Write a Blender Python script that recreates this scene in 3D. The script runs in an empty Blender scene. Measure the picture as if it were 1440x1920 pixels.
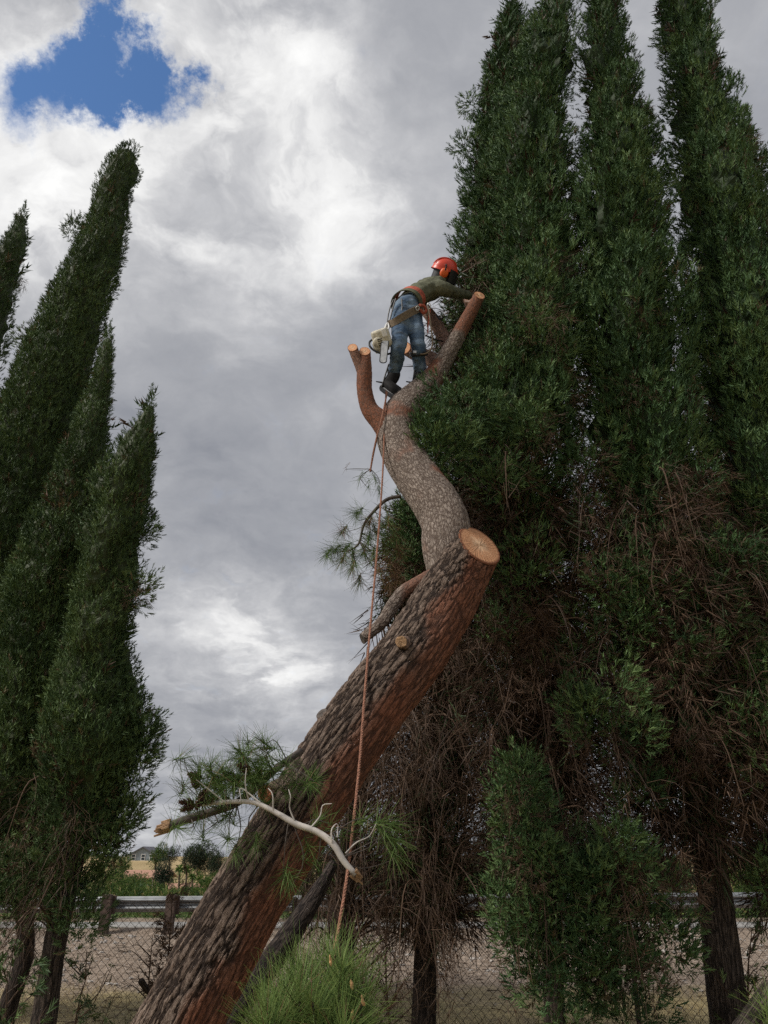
import bpy, bmesh, math, random
import numpy as np
from mathutils import Vector, Matrix, noise as mnoise

random.seed(7)
RNG = np.random.default_rng(11)
scene = bpy.context.scene
COL = scene.collection

# ------------------------------------------------------------------ camera
F = 1450.0                      # focal length in photo pixels (1440 x 1920)
PITCH = math.radians(23.8)
EYE = np.array([0.0, 0.0, 1.6])
cam_d = bpy.data.cameras.new("camera")
cam_d.sensor_fit = 'VERTICAL'
cam_d.sensor_height = 24.0
cam_d.lens = 24.0 * F / 1920.0
cam_d.clip_start = 0.05
cam_d.clip_end = 3000.0
cam = bpy.data.objects.new("camera", cam_d)
COL.objects.link(cam)
cam.location = EYE
cam.rotation_euler = (math.pi / 2 + PITCH, 0, 0)
scene.camera = cam

def ray(x, y):
    r = (x - 720.0) / F
    u = (960.0 - y) / F
    return np.array([r, math.cos(PITCH) - math.sin(PITCH) * u, math.sin(PITCH) + math.cos(PITCH) * u])
def P(x, y, Y):
    d = ray(x, y)
    return EYE + d * (Y / d[1])
def mpp(x, y, Y):               # metres per photo pixel there
    return Y / ray(x, y)[1] / F
CAMZ = np.array([0, -math.cos(PITCH), -math.sin(PITCH)])      # towards the viewer
CAMU = np.array([0, -math.sin(PITCH), math.cos(PITCH)])
CAMX = np.array([1.0, 0, 0])
def rdir(x, y):
    d = ray(x, y)
    return d / np.linalg.norm(d)

# ------------------------------------------------------------------ light
SUN_DIR = np.array([-0.80, -0.30, 0.85]); SUN_DIR = SUN_DIR / np.linalg.norm(SUN_DIR)
SUN_EL = math.asin(SUN_DIR[2]); SUN_AZ = math.atan2(SUN_DIR[0], SUN_DIR[1])
sun_d = bpy.data.lights.new("sun", 'SUN')
sun_d.energy = 2.6
sun_d.angle = math.radians(14)
sun_d.color = (1.0, 0.95, 0.88)
sun = bpy.data.objects.new("sun", sun_d)
COL.objects.link(sun)
sun.rotation_euler = Vector(-SUN_DIR).to_track_quat('-Z', 'Y').to_euler()

world = bpy.data.worlds.new("World")
scene.world = world
world.use_nodes = True

class NT:
    """small node-tree helper"""
    def __init__(s, tree):
        s.t = tree
        for n in list(tree.nodes): tree.nodes.remove(n)
    def n(s, typ, ins=None, **props):
        nd = s.t.nodes.new(typ)
        for k, v in props.items(): setattr(nd, k, v)
        for k, v in (ins or {}).items(): s.put(nd.inputs[k], v)
        return nd
    def put(s, sock, v):
        if isinstance(v, bpy.types.NodeSocket): s.t.links.new(v, sock)
        elif isinstance(v, bpy.types.Node): s.t.links.new(v.outputs[0], sock)
        else: sock.default_value = v
    def math(s, op, a, b=0.0, c=0.0, clamp=False):
        nd = s.n('ShaderNodeMath', operation=op, use_clamp=clamp)
        s.put(nd.inputs[0], a); s.put(nd.inputs[1], b); s.put(nd.inputs[2], c)
        return nd.outputs[0]
    def vmath(s, op, a, b=(0, 0, 0), scale=None):
        nd = s.n('ShaderNodeVectorMath', operation=op)
        s.put(nd.inputs[0], a); s.put(nd.inputs[1], b)
        if scale is not None: s.put(nd.inputs['Scale'], scale)
        return nd.outputs['Value'] if op in ('LENGTH', 'DISTANCE', 'DOT_PRODUCT') else nd.outputs[0]
    def noise(s, vec, scale, detail=4.0, rough=0.55, distortion=0.0, color=False):
        nd = s.n('ShaderNodeTexNoise', {'Vector': vec, 'Scale': scale, 'Detail': detail, 'Roughness': rough, 'Distortion': distortion})
        return nd.outputs['Color'] if color else nd.outputs['Fac']
    def rng(s, v, a, b, c=0.0, d=1.0, smooth=True):
        nd = s.n('ShaderNodeMapRange', {0: v, 1: a, 2: b, 3: c, 4: d}, interpolation_type='SMOOTHSTEP' if smooth else 'LINEAR')
        return nd.outputs[0]
    def mix(s, f, a, b, mode='MIX'):
        nd = s.n('ShaderNodeMix', data_type='RGBA', blend_type=mode)
        s.put(nd.inputs['Factor'], f)
        for k, v in (('A', a), ('B', b)):
            sk = [i for i in nd.inputs if i.name == k and i.type == 'RGBA'][0]
            if isinstance(v, (tuple, list)) and len(v) == 3: v = tuple(v) + (1.0,)
            s.put(sk, v)
        return [o for o in nd.outputs if o.type == 'RGBA'][0]
    def ramp(s, f, stops):
        nd = s.n('ShaderNodeValToRGB', {'Fac': f})
        e = nd.color_ramp.elements
        while len(e) > 1: e.remove(e[-1])
        e[0].position = stops[0][0]; e[0].color = tuple(stops[0][1]) + (1.0,)
        for p, c in stops[1:]:
            q = e.new(p); q.color = tuple(c) + (1.0,)
        return nd.outputs[0]

def build_world():
    g = NT(world.node_tree)
    tc = g.n('ShaderNodeTexCoord').outputs['Generated']
    sep = g.n('ShaderNodeSeparateXYZ', {0: tc})
    zc = g.math('ADD', g.math('MAXIMUM', sep.outputs[2], 0.0), 0.30)
    q = g.n('ShaderNodeCombineXYZ', {0: g.math('DIVIDE', sep.outputs[0], zc), 1: g.math('DIVIDE', sep.outputs[1], zc), 2: 0.0}).outputs[0]
    w1 = g.noise(q, 3.0, 5, 0.55, color=True)
    off = g.vmath('SUBTRACT', w1, (0.5, 0.5, 0.5))
    qd = g.vmath('ADD', q, g.vmath('SCALE', off, scale=0.22))
    dd = g.vmath('ADD', tc, g.vmath('SCALE', off, scale=0.12))
    dd = g.vmath('ADD', dd, g.vmath('SCALE', g.vmath('SUBTRACT', g.noise(tc, 7.0, 10, 0.70, color=True), (0.5, 0.5, 0.5)), scale=0.17))
    def blob(x, y, rpx, soft=0.5):
        d0 = rdir(x, y)
        dist = g.vmath('DISTANCE', dd, tuple(d0))
        r = rpx / F * 0.82
        return g.rng(dist, r * (1 + soft), r * (1 - soft), 0.0, 1.0)
    def total(bl):
        acc = None
        for (x, y, r, s, wt) in bl:
            b = g.math('MULTIPLY', blob(x, y, r, s), wt)
            acc = b if acc is None else g.math('ADD', acc, b)
        return acc
    # openings in the cloud deck
    hole = total([(115, 155, 95, .5, 1.0), (205, 105, 105, .5, 1.1), (300, 165, 85, .5, 1.0), (190, 35, 62, .6, .7),
                  (10, 190, 60, .8, .85), (370, 115, 45, .9, .55), (190, 240, 40, .9, .55), (40, 285, 50, .9, .5)])
    fine = g.noise(qd, 9.0, 9, 0.62)
    big = g.noise(qd, 1.6, 6, 0.55)
    mid = g.noise(g.vmath('ADD', qd, (3.7, 1.2, 0)), 4.2, 8, 0.58)
    hole = g.math('ADD', hole, g.math('MULTIPLY', g.math('SUBTRACT', fine, 0.5), 1.9))
    hmask = g.rng(hole, 0.16, 1.25)
    # brightness of the deck: thin bright parts and thick grey parts
    bright = total([(420, 250, 330, .9, .16), (90, 290, 220, .9, .17), (640, 420, 200, .9, .12), (80, 60, 160, .8, .12),
                    (480, 60, 170, .9, .10), (430, 1200, 160, .9, .18), (540, 1260, 90, .9, .08), (290, 1520, 120, .9, .10),
                    (440, 1010, 260, 1., -.06), (360, 1420, 160, .9, -.09), (1000, 150, 420, 1., -.03), (560, 720, 300, 1., -.06)])
    v = g.math('ADD', bright, 0.395)
    v = g.math('ADD', v, g.math('MULTIPLY', g.math('SUBTRACT', mid, 0.5), g.rng(bright, 0.0, 0.25, 0.34, 0.60)))
    v = g.math('ADD', v, g.math('MULTIPLY', g.math('SUBTRACT', big, 0.5), 0.30))
    v = g.math('ADD', v, g.math('MULTIPLY', g.math('SUBTRACT', fine, 0.5), g.rng(bright, 0.05, 0.35, 0.16, 0.75)))
    cu = g.noise(g.vmath('ADD', qd, (1.9, 6.2, 0)), 3.4, 12, 0.60)
    cu = g.math('ADD', g.rng(cu, 0.47, 0.56, -0.06, 0.07), g.rng(g.noise(g.vmath('ADD', qd, (5.3, 0.7, 0)), 7.5, 12, 0.6), 0.47, 0.58, -0.03, 0.04))
    v = g.math('ADD', v, g.math('MULTIPLY', cu, g.rng(bright, 0.02, 0.22, 0.22, 1.25)))
    bil = g.noise(g.vmath('ADD', qd, (8.1, 4.4, 0)), 5.5, 7, 0.55)
    bil = g.math('SUBTRACT', 0.16, g.math('ABSOLUTE', g.math('SUBTRACT', bil, 0.5)))
    v = g.math('ADD', v, g.math('MULTIPLY', bil, g.rng(bright, 0.0, 0.3, 0.25, 1.0)))
    v = g.math('MAXIMUM', v, 0.24)
    ccol = g.ramp(v, [(0.18, (0.22, 0.235, 0.275)), (0.40, (0.39, 0.40, 0.43)), (0.53, (0.56, 0.565, 0.585)), (0.70, (0.82, 0.82, 0.82)), (0.92, (0.99, 0.99, 0.98))])
    sky = g.n('ShaderNodeTexSky', sky_type='NISHITA', sun_disc=False, sun_elevation=SUN_EL, sun_rotation=SUN_AZ, altitude=300.0, air_density=1.0, dust_density=0.0, ozone_density=4.5)
    hs = g.n('ShaderNodeHueSaturation', {'Saturation': 1.06, 'Value': 1.0, 'Fac': 1.0, 'Color': sky.outputs[0]})
    b1 = g.n('ShaderNodeBackground', {'Color': hs.outputs[0], 'Strength': 0.115})
    b2 = g.n('ShaderNodeBackground', {'Color': ccol, 'Strength': 0.79})
    ms = g.n('ShaderNodeMixShader', {0: hmask, 1: b2.outputs[0], 2: b1.outputs[0]})
    out = g.n('ShaderNodeOutputWorld')
    g.t.links.new(ms.outputs[0], out.inputs[0])
build_world()

scene.view_settings.view_transform = 'Standard'
scene.view_settings.look = 'None'
scene.view_settings.gamma = 1.0
scene.view_settings.use_curve_mapping = False
scene.view_settings.exposure = 0.36
scene.cycles.max_bounces = 4
scene.cycles.diffuse_bounces = 2
scene.cycles.glossy_bounces = 1
scene.cycles.transmission_bounces = 2
scene.cycles.use_denoising = False
scene.cycles.sample_clamp_direct = 4.0
scene.cycles.sample_clamp_indirect = 2.0
scene.cycles.use_adaptive_sampling = True
scene.cycles.adaptive_threshold = 0.02
world.cycles.sampling_method = 'MANUAL'
world.cycles.sample_map_resolution = 512

# ------------------------------------------------------------------ helpers
def tag(o, label=None, cat=None, group=None, kind=None):
    if label: o['label'] = label
    if cat: o['category'] = cat
    if group: o['group'] = group
    if kind: o['kind'] = kind
    return o
def empty(name, loc, label=None, cat=None, group=None):
    o = bpy.data.objects.new(name, None)
    o.empty_display_size = 0.2
    o.location = [float(c) for c in loc]
    COL.objects.link(o)
    return tag(o, label, cat, group)

class Geo:
    """collects triangles and quads, links them as one mesh object"""
    def __init__(s):
        s.v = []; s.t = []; s.q = []; s.c = []; s.k = 0; s.extra = {}
    def add(s, v, tris=None, quads=None, tint=None):
        v = np.asarray(v, float).reshape(-1, 3)
        if tris is not None and len(tris): s.t.append(np.asarray(tris, np.int64).reshape(-1, 3) + s.k)
        if quads is not None and len(quads): s.q.append(np.asarray(quads, np.int64).reshape(-1, 4) + s.k)
        if tint is None: tint = np.tile([0.5, 0.0, 0.0], (len(v), 1))
        tint = np.asarray(tint, float)
        if tint.ndim == 1: tint = np.tile(tint, (len(v), 1))
        s.c.append(tint); s.v.append(v); s.k += len(v)
        return s
    def build(s, name, mat, parent=None, smooth=False, attrs=None):
        v = np.concatenate(s.v) if s.v else np.zeros((0, 3))
        if parent is not None:
            v = v - np.array(parent_world(parent))
        t = np.concatenate(s.t) if s.t else np.zeros((0, 3), np.int64)
        q = np.concatenate(s.q) if s.q else np.zeros((0, 4), np.int64)
        me = bpy.data.meshes.new(name)
        me.vertices.add(len(v)); me.vertices.foreach_set('co', v.astype(np.float32).ravel())
        nl = t.size + q.size
        me.loops.add(nl)
        me.loops.foreach_set('vertex_index', np.concatenate([t.ravel(), q.ravel()]).astype(np.int32))
        me.polygons.add(len(t) + len(q))
        st = np.concatenate([np.arange(len(t)) * 3, len(t) * 3 + np.arange(len(q)) * 4]).astype(np.int32)
        me.polygons.foreach_set('loop_start', st)
        me.polygons.foreach_set('use_smooth', np.full(len(t) + len(q), smooth))
        me.update(calc_edges=True)
        c = np.concatenate(s.c)
        a = me.attributes.new('tint', 'FLOAT_COLOR', 'POINT')
        a.data.foreach_set('color', np.concatenate([c, np.ones((len(c), 1))], 1).astype(np.float32).ravel())
        for k, arr in (attrs or {}).items():
            a = me.attributes.new(k, 'FLOAT_VECTOR', 'POINT')
            a.data.foreach_set('vector', np.asarray(arr, np.float32).ravel())
        me.materials.append(mat)
        o = bpy.data.objects.new(name, me)
        COL.objects.link(o)
        if parent is not None: o.parent = parent
        return o
def parent_world(p):
    w = np.array(p.location)
    while p.parent is not None:
        p = p.parent; w = w + np.array(p.location)
    return w

def norm(v):
    v = np.asarray(v, float)
    return v / np.maximum(np.linalg.norm(v, axis=-1, keepdims=True), 1e-9)

def _h(i, j, k, seed):
    n = (i * 374761393 + j * 668265263 + k * 2147483647 + seed * 974634777) & 0xffffffff
    n = ((n ^ (n >> 13)) * 1274126177) & 0xffffffff
    return ((n ^ (n >> 16)) & 0xffff) / 65535.0
def vnoise(p, seed=0):
    p = np.asarray(p, float)
    i = np.floor(p).astype(np.int64); f = p - i; f = f * f * (3 - 2 * f)
    r = 0
    for a in (0, 1):
        for b in (0, 1):
            for c in (0, 1):
                w = (f[..., 0] if a else 1 - f[..., 0]) * (f[..., 1] if b else 1 - f[..., 1]) * (f[..., 2] if c else 1 - f[..., 2])
                r = r + w * _h(i[..., 0] + a, i[..., 1] + b, i[..., 2] + c, seed)
    return r * 2 - 1
def fbm(p, oct=4, seed=0):
    r = 0; a = 0.5; p = np.asarray(p, float)
    for o in range(oct):
        r = r + a * vnoise(p, seed + o); p = p * 2.03; a *= 0.5
    return r

def catmull(pts, n):
    """resample control rows (any dimension) with a Catmull-Rom spline, n rows"""
    pts = np.asarray(pts, float)
    if len(pts) == 2:
        t = np.linspace(0, 1, n)[:, None]
        return pts[0] * (1 - t) + pts[1] * t
    d = np.linalg.norm(np.diff(pts[:, :3], axis=0), axis=1); d = np.maximum(d, 1e-6)
    s = np.concatenate([[0], np.cumsum(d)])
    e = np.vstack([2 * pts[0] - pts[1], pts, 2 * pts[-1] - pts[-2]])
    u = np.linspace(0, s[-1], n)
    k = np.clip(np.searchsorted(s, u, side='right') - 1, 0, len(pts) - 2)
    t = ((u - s[k]) / (s[k + 1] - s[k]))[:, None]
    p0, p1, p2, p3 = e[k], e[k + 1], e[k + 2], e[k + 3]
    return 0.5 * ((2 * p1) + (-p0 + p2) * t + (2 * p0 - 5 * p1 + 4 * p2 - p3) * t ** 2 + (-p0 + 3 * p1 - 3 * p2 + p3) * t ** 3)

def frames(c):
    T = norm(np.gradient(c, axis=0))
    n0 = np.cross(T[0], [0, 0, 1.0])
    if np.linalg.norm(n0) < 1e-3: n0 = np.array([1.0, 0, 0])
    N = [norm(n0)]
    for i in range(1, len(c)):
        v = N[-1] - T[i] * np.dot(N[-1], T[i])
        N.append(norm(v))
    N = np.array(N); B = np.cross(T, N)
    return T, N, B

def tube_arrays(c, r, nseg, cap0=True, cap1=True, end_normal=None, lump=None):
    """c (n,3), r (n,) -> verts, quads, tris, cylinder coordinates"""
    T, N, B = frames(c)
    a = np.linspace(0, 2 * math.pi, nseg, endpoint=False)
    ca, sa = np.cos(a), np.sin(a)
    rr = np.repeat(np.asarray(r, float)[:, None], nseg, 1)
    s = np.concatenate([[0], np.cumsum(np.linalg.norm(np.diff(c, axis=0), axis=1))])
    cyl = np.stack([rr * ca, rr * sa, np.repeat(s[:, None], nseg, 1)], -1)
    if lump is not None: rr = rr * (1 + lump(cyl, c))
    off = rr[..., None] * (ca[None, :, None] * N[:, None] + sa[None, :, None] * B[:, None])
    v = c[:, None] + off
    if end_normal is not None:
        ax = T[-1]; en = norm(end_normal) if np.ndim(end_normal) else norm(ax + end_normal * CAMZ)
        sh = -(off @ en) / max(float(ax @ en), 0.25)
        m = float(np.abs(sh[-1]).max()) * 2.2 + 1e-6
        w = np.clip(1 - (s[-1] - s) / m, 0, 1)[:, None]
        v = v + (sh[-1][None, :] * w)[..., None] * ax
    n = len(c)
    i = np.arange(n - 1)[:, None] * nseg; j = np.arange(nseg)[None]; j2 = (j + 1) % nseg
    q = np.stack([i + j, i + j2, i + nseg + j2, i + nseg + j], -1).reshape(-1, 4)
    vv = v.reshape(-1, 3); tris = []; cy = cyl.reshape(-1, 3)
    if cap0:
        vv = np.vstack([vv, c[:1]]); cy = np.vstack([cy, [[0, 0, 0]]]); k = len(vv) - 1
        tris += [(k, (b + 1) % nseg, b) for b in range(nseg)]
    if cap1:
        e = v[-1].mean(0)
        vv = np.vstack([vv, e[None]]); cy = np.vstack([cy, [[0, 0, s[-1]]]]); k = len(vv) - 1; o = (n - 1) * nseg
        tris += [(k, o + b, o + (b + 1) % nseg) for b in range(nseg)]
    return vv, q, np.array(tris, np.int64).reshape(-1, 3), cy, v[-1]

def add_tube(g, pts, radii, nseg=6, n=None, tint=None, caps=True):
    pts = np.asarray(pts, float)
    if np.ndim(radii) == 0: radii = np.full(len(pts), radii)
    rows = np.hstack([pts, np.asarray(radii, float)[:, None]])
    if n: rows = catmull(rows, n)
    v, q, t, cy, _ = tube_arrays(rows[:, :3], np.maximum(rows[:, 3], 1e-4), nseg, caps, caps)
    g.add(v, t, q, tint)

def add_box(g, c, size, R=None, tint=None, bevel=0.0):
    bm = bmesh.new(); bmesh.ops.create_cube(bm, size=1.0)
    for v in bm.verts: v.co = Vector((v.co.x * size[0], v.co.y * size[1], v.co.z * size[2]))
    if bevel: bmesh.ops.bevel(bm, geom=list(bm.edges), offset=bevel, segments=2, affect='EDGES', profile=0.6)
    add_bm(g, bm, c, R, tint)
def add_bm(g, bm, c=(0, 0, 0), R=None, tint=None):
    bmesh.ops.triangulate(bm, faces=list(bm.faces))
    bm.verts.ensure_lookup_table()
    v = np.array([x.co for x in bm.verts]); t = np.array([[y.index for y in f.verts] for f in bm.faces])
    bm.free()
    if R is not None: v = v @ np.asarray(R, float).T
    g.add(v + np.asarray(c, float), t, None, tint)
def add_ball(g, c, rad, R=None, sub=2, tint=None):
    bm = bmesh.new(); bmesh.ops.create_icosphere(bm, subdivisions=sub, radius=1.0)
    v = np.array([x.co for x in bm.verts]) * np.asarray(rad, float)
    bm.verts.ensure_lookup_table()
    t = np.array([[y.index for y in f.verts] for f in bm.faces]); bm.free()
    if R is not None: v = v @ np.asarray(R, float).T
    g.add(v + np.asarray(c, float), t, None, tint)

def rand_frames(z, rng):
    """orthonormal frames (N,3,3), columns x y z, with the given z rows and random roll"""
    z = norm(z)
    a = rng.normal(size=z.shape); x = norm(np.cross(a, z)); y = np.cross(z, x)
    return np.stack([x, y, z], -1)

def stamp(g, tmpl, pos, zdir, scale, rng, tint, xs=1.0):
    """copy one triangle template (k,3,3) to many places as plain mesh"""
    if len(pos) == 0: return
    Rm = rand_frames(zdir, rng)
    sc = np.asarray(scale, float).reshape(-1, 1, 1) if np.ndim(scale) else scale
    tv = tmpl.reshape(-1, 3)
    v = np.einsum('nij,kj->nki', Rm, tv) * sc + pos[:, None]
    n, k = len(pos), len(tv)
    g.add(v.reshape(-1, 3), np.arange(n * k).reshape(-1, 3), None, np.repeat(tint, k, 0))

def spray_template(rng, nb=5, spread=0.52, width=0.135, ln=0.52):
    tr = []
    def tri(b, d, l, w):
        d = norm(d); s = norm(np.cross(d, rng.normal(size=3)))
        tr.append([b - s * w / 2, b + s * w / 2, b + d * l])
    for i in range(nb):
        t = 0.05 + 0.72 * i / nb
        side = 1 if i % 2 else -1
        d = np.array([side * spread, rng.normal() * 0.28, 0.78 + rng.normal() * 0.12])
        tri(np.array([0, 0, t]), d, ln * (1.15 - 0.5 * t) * rng.uniform(.8, 1.2), width)
    tri(np.array([0, 0, 0.62]), np.array([0.05, 0.0, 1.0]), 0.40, width)
    tri(np.array([0, 0, 0.0]), np.array([0, 0.05, 1.0]), 0.8, width * 0.6)
    return np.array(tr)
SPRAYS = [spray_template(np.random.default_rng(100 + i)) for i in range(6)]
WISPS = [spray_template(np.random.default_rng(200 + i), nb=4, spread=0.30, width=0.040, ln=0.75) for i in range(4)]

def strands(g, start, d, length, rng, droop=0.6, width=0.004, seg=3, wander=0.18, tint=None):
    """thin twigs as three-sided tapering filaments"""
    n = len(start)
    if n == 0: return
    p = start.copy(); d = norm(d)
    L = np.broadcast_to(np.asarray(length, float), (n,))
    rings = []
    for k in range(seg + 1):
        w = np.broadcast_to(width, (n,)) * (1 - 0.75 * k / seg)
        x = norm(np.cross(d, np.array([0.31, 0.9, 0.3]))); y = np.cross(d, x)
        ring = [p + (x * math.cos(a) + y * math.sin(a)) * (w * 0.5)[:, None] for a in (0.3, 2.4, 4.5)]
        rings.append(np.stack(ring, 1))
        p = p + d * (L / seg)[:, None]
        d = norm(d + rng.normal(size=(n, 3)) * wander + np.array([0, 0, -droop / seg]))
    v = np.stack(rings, 1)                        # n, seg+1, 3, 3
    q = []
    for k in range(seg):
        for j in range(3):
            j2 = (j + 1) % 3
            q.append([k * 3 + j, k * 3 + j2, k * 3 + 3 + j2, k * 3 + 3 + j])
    q = np.array(q)
    m = (seg + 1) * 3
    Q = (np.arange(n)[:, None, None] * m + q[None]).reshape(-1, 4)
    if tint is None: tint = np.stack([rng.uniform(size=n), np.ones(n), np.zeros(n)], 1)
    g.add(v.reshape(-1, 3), None, Q, np.repeat(tint, m, 0))

# ------------------------------------------------------------------ materials
def new_mat(name):
    m = bpy.data.materials.new(name); m.use_nodes = True
    return m, NT(m.node_tree)
def finish(g, col, rough=0.7, spec=0.3, metal=0.0, bump=None, bstr=0.4, bdist=0.01, disp=None, extra=None):
    b = g.n('ShaderNodeBsdfPrincipled', {'Roughness': rough, 'Metallic': metal})
    b.inputs['Specular IOR Level'].default_value = spec
    if isinstance(col, (tuple, list)) and len(col) == 3: col = tuple(col) + (1.0,)
    g.put(b.inputs['Base Color'], col)
    if bump is not None:
        bn = g.n('ShaderNodeBump', {'Height': bump, 'Strength': bstr, 'Distance': bdist})
        g.t.links.new(bn.outputs[0], b.inputs['Normal'])
    for k, v in (extra or {}).items(): g.put(b.inputs[k], v)
    o = g.n('ShaderNodeOutputMaterial'); g.t.links.new(b.outputs[0], o.inputs[0])
    if disp is not None: g.t.links.new(disp, o.inputs['Displacement'])
    return b
def plain(name, col, rough=0.6, spec=0.3, metal=0.0, var=0.15, scale=30.0, bstr=0.15):
    m, g = new_mat(name)
    tc = g.n('ShaderNodeTexCoord').outputs['Object']
    nz = g.noise(tc, scale, 5, 0.6)
    lo = tuple(c * (1 - var) for c in col); hi = tuple(min(1, c * (1 + var)) for c in col)
    finish(g, g.mix(g.rng(nz, .3, .7), lo, hi), rough, spec, metal, nz, bstr, 0.004)
    return m
def foliage_mat(name, dark, mid, light, dead_a, dead_b, trans=0.18):
    m, g = new_mat(name)
    a = g.n('ShaderNodeAttribute', attribute_name='tint')
    s = g.n('ShaderNodeSeparateColor', {0: a.outputs['Color']})
    green = g.ramp(s.outputs[0], [(0.0, dark), (0.55, mid), (1.0, light)])
    dead = g.mix(s.outputs[0], dead_a, dead_b)
    col = g.mix(s.outputs[1], green, dead)
    d = g.n('ShaderNodeBsdfPrincipled', {'Base Color': col, 'Roughness': 0.62})
    d.inputs['Specular IOR Level'].default_value = 0.22
    t = g.n('ShaderNodeBsdfTranslucent', {'Color': col})
    mx = g.n('ShaderNodeMixShader', {0: trans, 1: d.outputs[0], 2: t.outputs[0]})
    o = g.n('ShaderNodeOutputMaterial'); g.t.links.new(mx.outputs[0], o.inputs[0])
    return m
M = {}
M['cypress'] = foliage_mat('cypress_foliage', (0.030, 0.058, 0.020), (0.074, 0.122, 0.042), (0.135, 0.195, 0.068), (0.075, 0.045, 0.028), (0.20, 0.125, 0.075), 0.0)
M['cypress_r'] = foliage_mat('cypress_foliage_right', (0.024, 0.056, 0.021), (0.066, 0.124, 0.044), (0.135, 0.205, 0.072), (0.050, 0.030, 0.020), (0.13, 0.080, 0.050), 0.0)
M['twig'] = foliage_mat('dead_twig', (0.05, 0.04, 0.03), (0.1, 0.08, 0.06), (0.2, 0.17, 0.14), (0.034, 0.020, 0.013), (0.120, 0.076, 0.050), 0.0)
M['needle'] = foliage_mat('pine_needle', (0.052, 0.10, 0.028), (0.11, 0.185, 0.050), (0.22, 0.30, 0.088), (0.14, 0.075, 0.04), (0.30, 0.19, 0.11), 0.2)
M['shrub'] = foliage_mat('shrub_leaf', (0.028, 0.06, 0.018), (0.07, 0.125, 0.03), (0.17, 0.24, 0.055), (0.2, 0.16, 0.06), (0.34, 0.30, 0.12), 0.2)
M['oak'] = foliage_mat('oak_leaf', (0.018, 0.030, 0.018), (0.032, 0.048, 0.028), (0.06, 0.08, 0.045), (0.1, 0.1, 0.06), (0.2, 0.2, 0.12), 0.1)
M['grass'] = foliage_mat('grass_blade', (0.07, 0.11, 0.03), (0.14, 0.18, 0.05), (0.24, 0.26, 0.09), (0.30, 0.22, 0.11), (0.52, 0.41, 0.22), 0.2)

def bark_mat(name, gray, graylt, red, crack, su, sv, depth, plate=0.5):
    m, g = new_mat(name)
    at = g.n('ShaderNodeAttribute', attribute_name='cyl').outputs['Vector']
    tn = g.n('ShaderNodeAttribute', attribute_name='tint')
    ts = g.n('ShaderNodeSeparateColor', {0: tn.outputs['Color']})
    sc = g.vmath('MULTIPLY', at, (su, su, sv))
    w = g.vmath('SUBTRACT', g.noise(sc, 0.7, 5, 0.62, color=True), (0.5, 0.5, 0.5))
    p = g.vmath('ADD', sc, g.vmath('SCALE', w, scale=2.1))
    vo = g.n('ShaderNodeTexVoronoi', {'Vector': p, 'Scale': 1.0}, feature='DISTANCE_TO_EDGE')
    e1 = g.rng(vo.outputs[0], 0.0, 0.22)
    vo2 = g.n('ShaderNodeTexVoronoi', {'Vector': g.vmath('ADD', g.vmath('MULTIPLY', p, (2.3, 2.3, 3.4)), (3, 1, 7)), 'Scale': 1.0}, feature='DISTANCE_TO_EDGE')
    e2 = g.rng(vo2.outputs[0], 0.0, 0.16)
    cellc = g.n('ShaderNodeTexVoronoi', {'Vector': p, 'Scale': 1.0}).outputs['Color']
    cs = g.n('ShaderNodeSeparateColor', {0: cellc})
    fn = g.noise(g.vmath('MULTIPLY', at, (60, 60, 26)), 1.0, 6, 0.65)
    h = g.math('ADD', g.math('MULTIPLY', e1, 0.62), g.math('MULTIPLY', e2, 0.16))
    h = g.math('ADD', h, g.math('MULTIPLY', cs.outputs[0], 0.18))
    h = g.math('ADD', h, g.math('MULTIPLY', g.math('SUBTRACT', fn, 0.5), 0.26))
    # red under-bark is smoother: the outer plates have come away there
    h = g.math('MULTIPLY', h, g.rng(ts.outputs[1], 0.0, 1.0, 1.0, plate))
    base = g.mix(g.rng(fn, 0.3, 0.72), gray, graylt)
    base = g.mix(g.math('MULTIPLY', cs.outputs[1], 0.35), base, tuple(c * 0.55 for c in gray))
    rd = g.mix(g.rng(fn, 0.3, 0.75), tuple(c * 0.55 for c in red), tuple(c * 1.2 for c in red))
    base = g.mix(ts.outputs[1], base, rd)
    edge = g.math('MULTIPLY', g.rng(vo.outputs[0], 0.0, 0.19, 1.0, 0.0), g.rng(ts.outputs[1], 0, 1, 0.95, 0.6))
    base = g.mix(edge, base, crack)
    base = g.mix(g.math('MULTIPLY', g.rng(vo2.outputs[0], 0.0, 0.07, 1.0, 0.0), 0.55), base, crack)
    ds = g.n('ShaderNodeDisplacement', {'Height': h, 'Midlevel': 0.6, 'Scale': depth})
    finish(g, base, 0.85, 0.15, disp=ds.outputs[0])
    m.displacement_method = 'BOTH'
    return m
M['bark_low'] = bark_mat('pine_bark', (0.098, 0.066, 0.048), (0.285, 0.218, 0.175), (0.275, 0.102, 0.056), (0.018, 0.012, 0.010), 24.0, 4.0, 0.026, 0.40)
M['bark_up'] = bark_mat('pine_bark_upper', (0.20, 0.158, 0.130), (0.46, 0.39, 0.335), (0.27, 0.108, 0.062), (0.10, 0.072, 0.058), 42.0, 17.0, 0.007, 0.6)
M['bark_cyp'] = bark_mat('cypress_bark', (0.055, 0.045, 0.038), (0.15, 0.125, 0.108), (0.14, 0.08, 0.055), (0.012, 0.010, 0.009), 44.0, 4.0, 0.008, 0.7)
M['bark_dark'] = bark_mat('shaded_bark', (0.045, 0.036, 0.031), (0.10, 0.082, 0.070), (0.10, 0.055, 0.04), (0.010, 0.008, 0.008), 40.0, 5.0, 0.008, 0.7)

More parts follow.
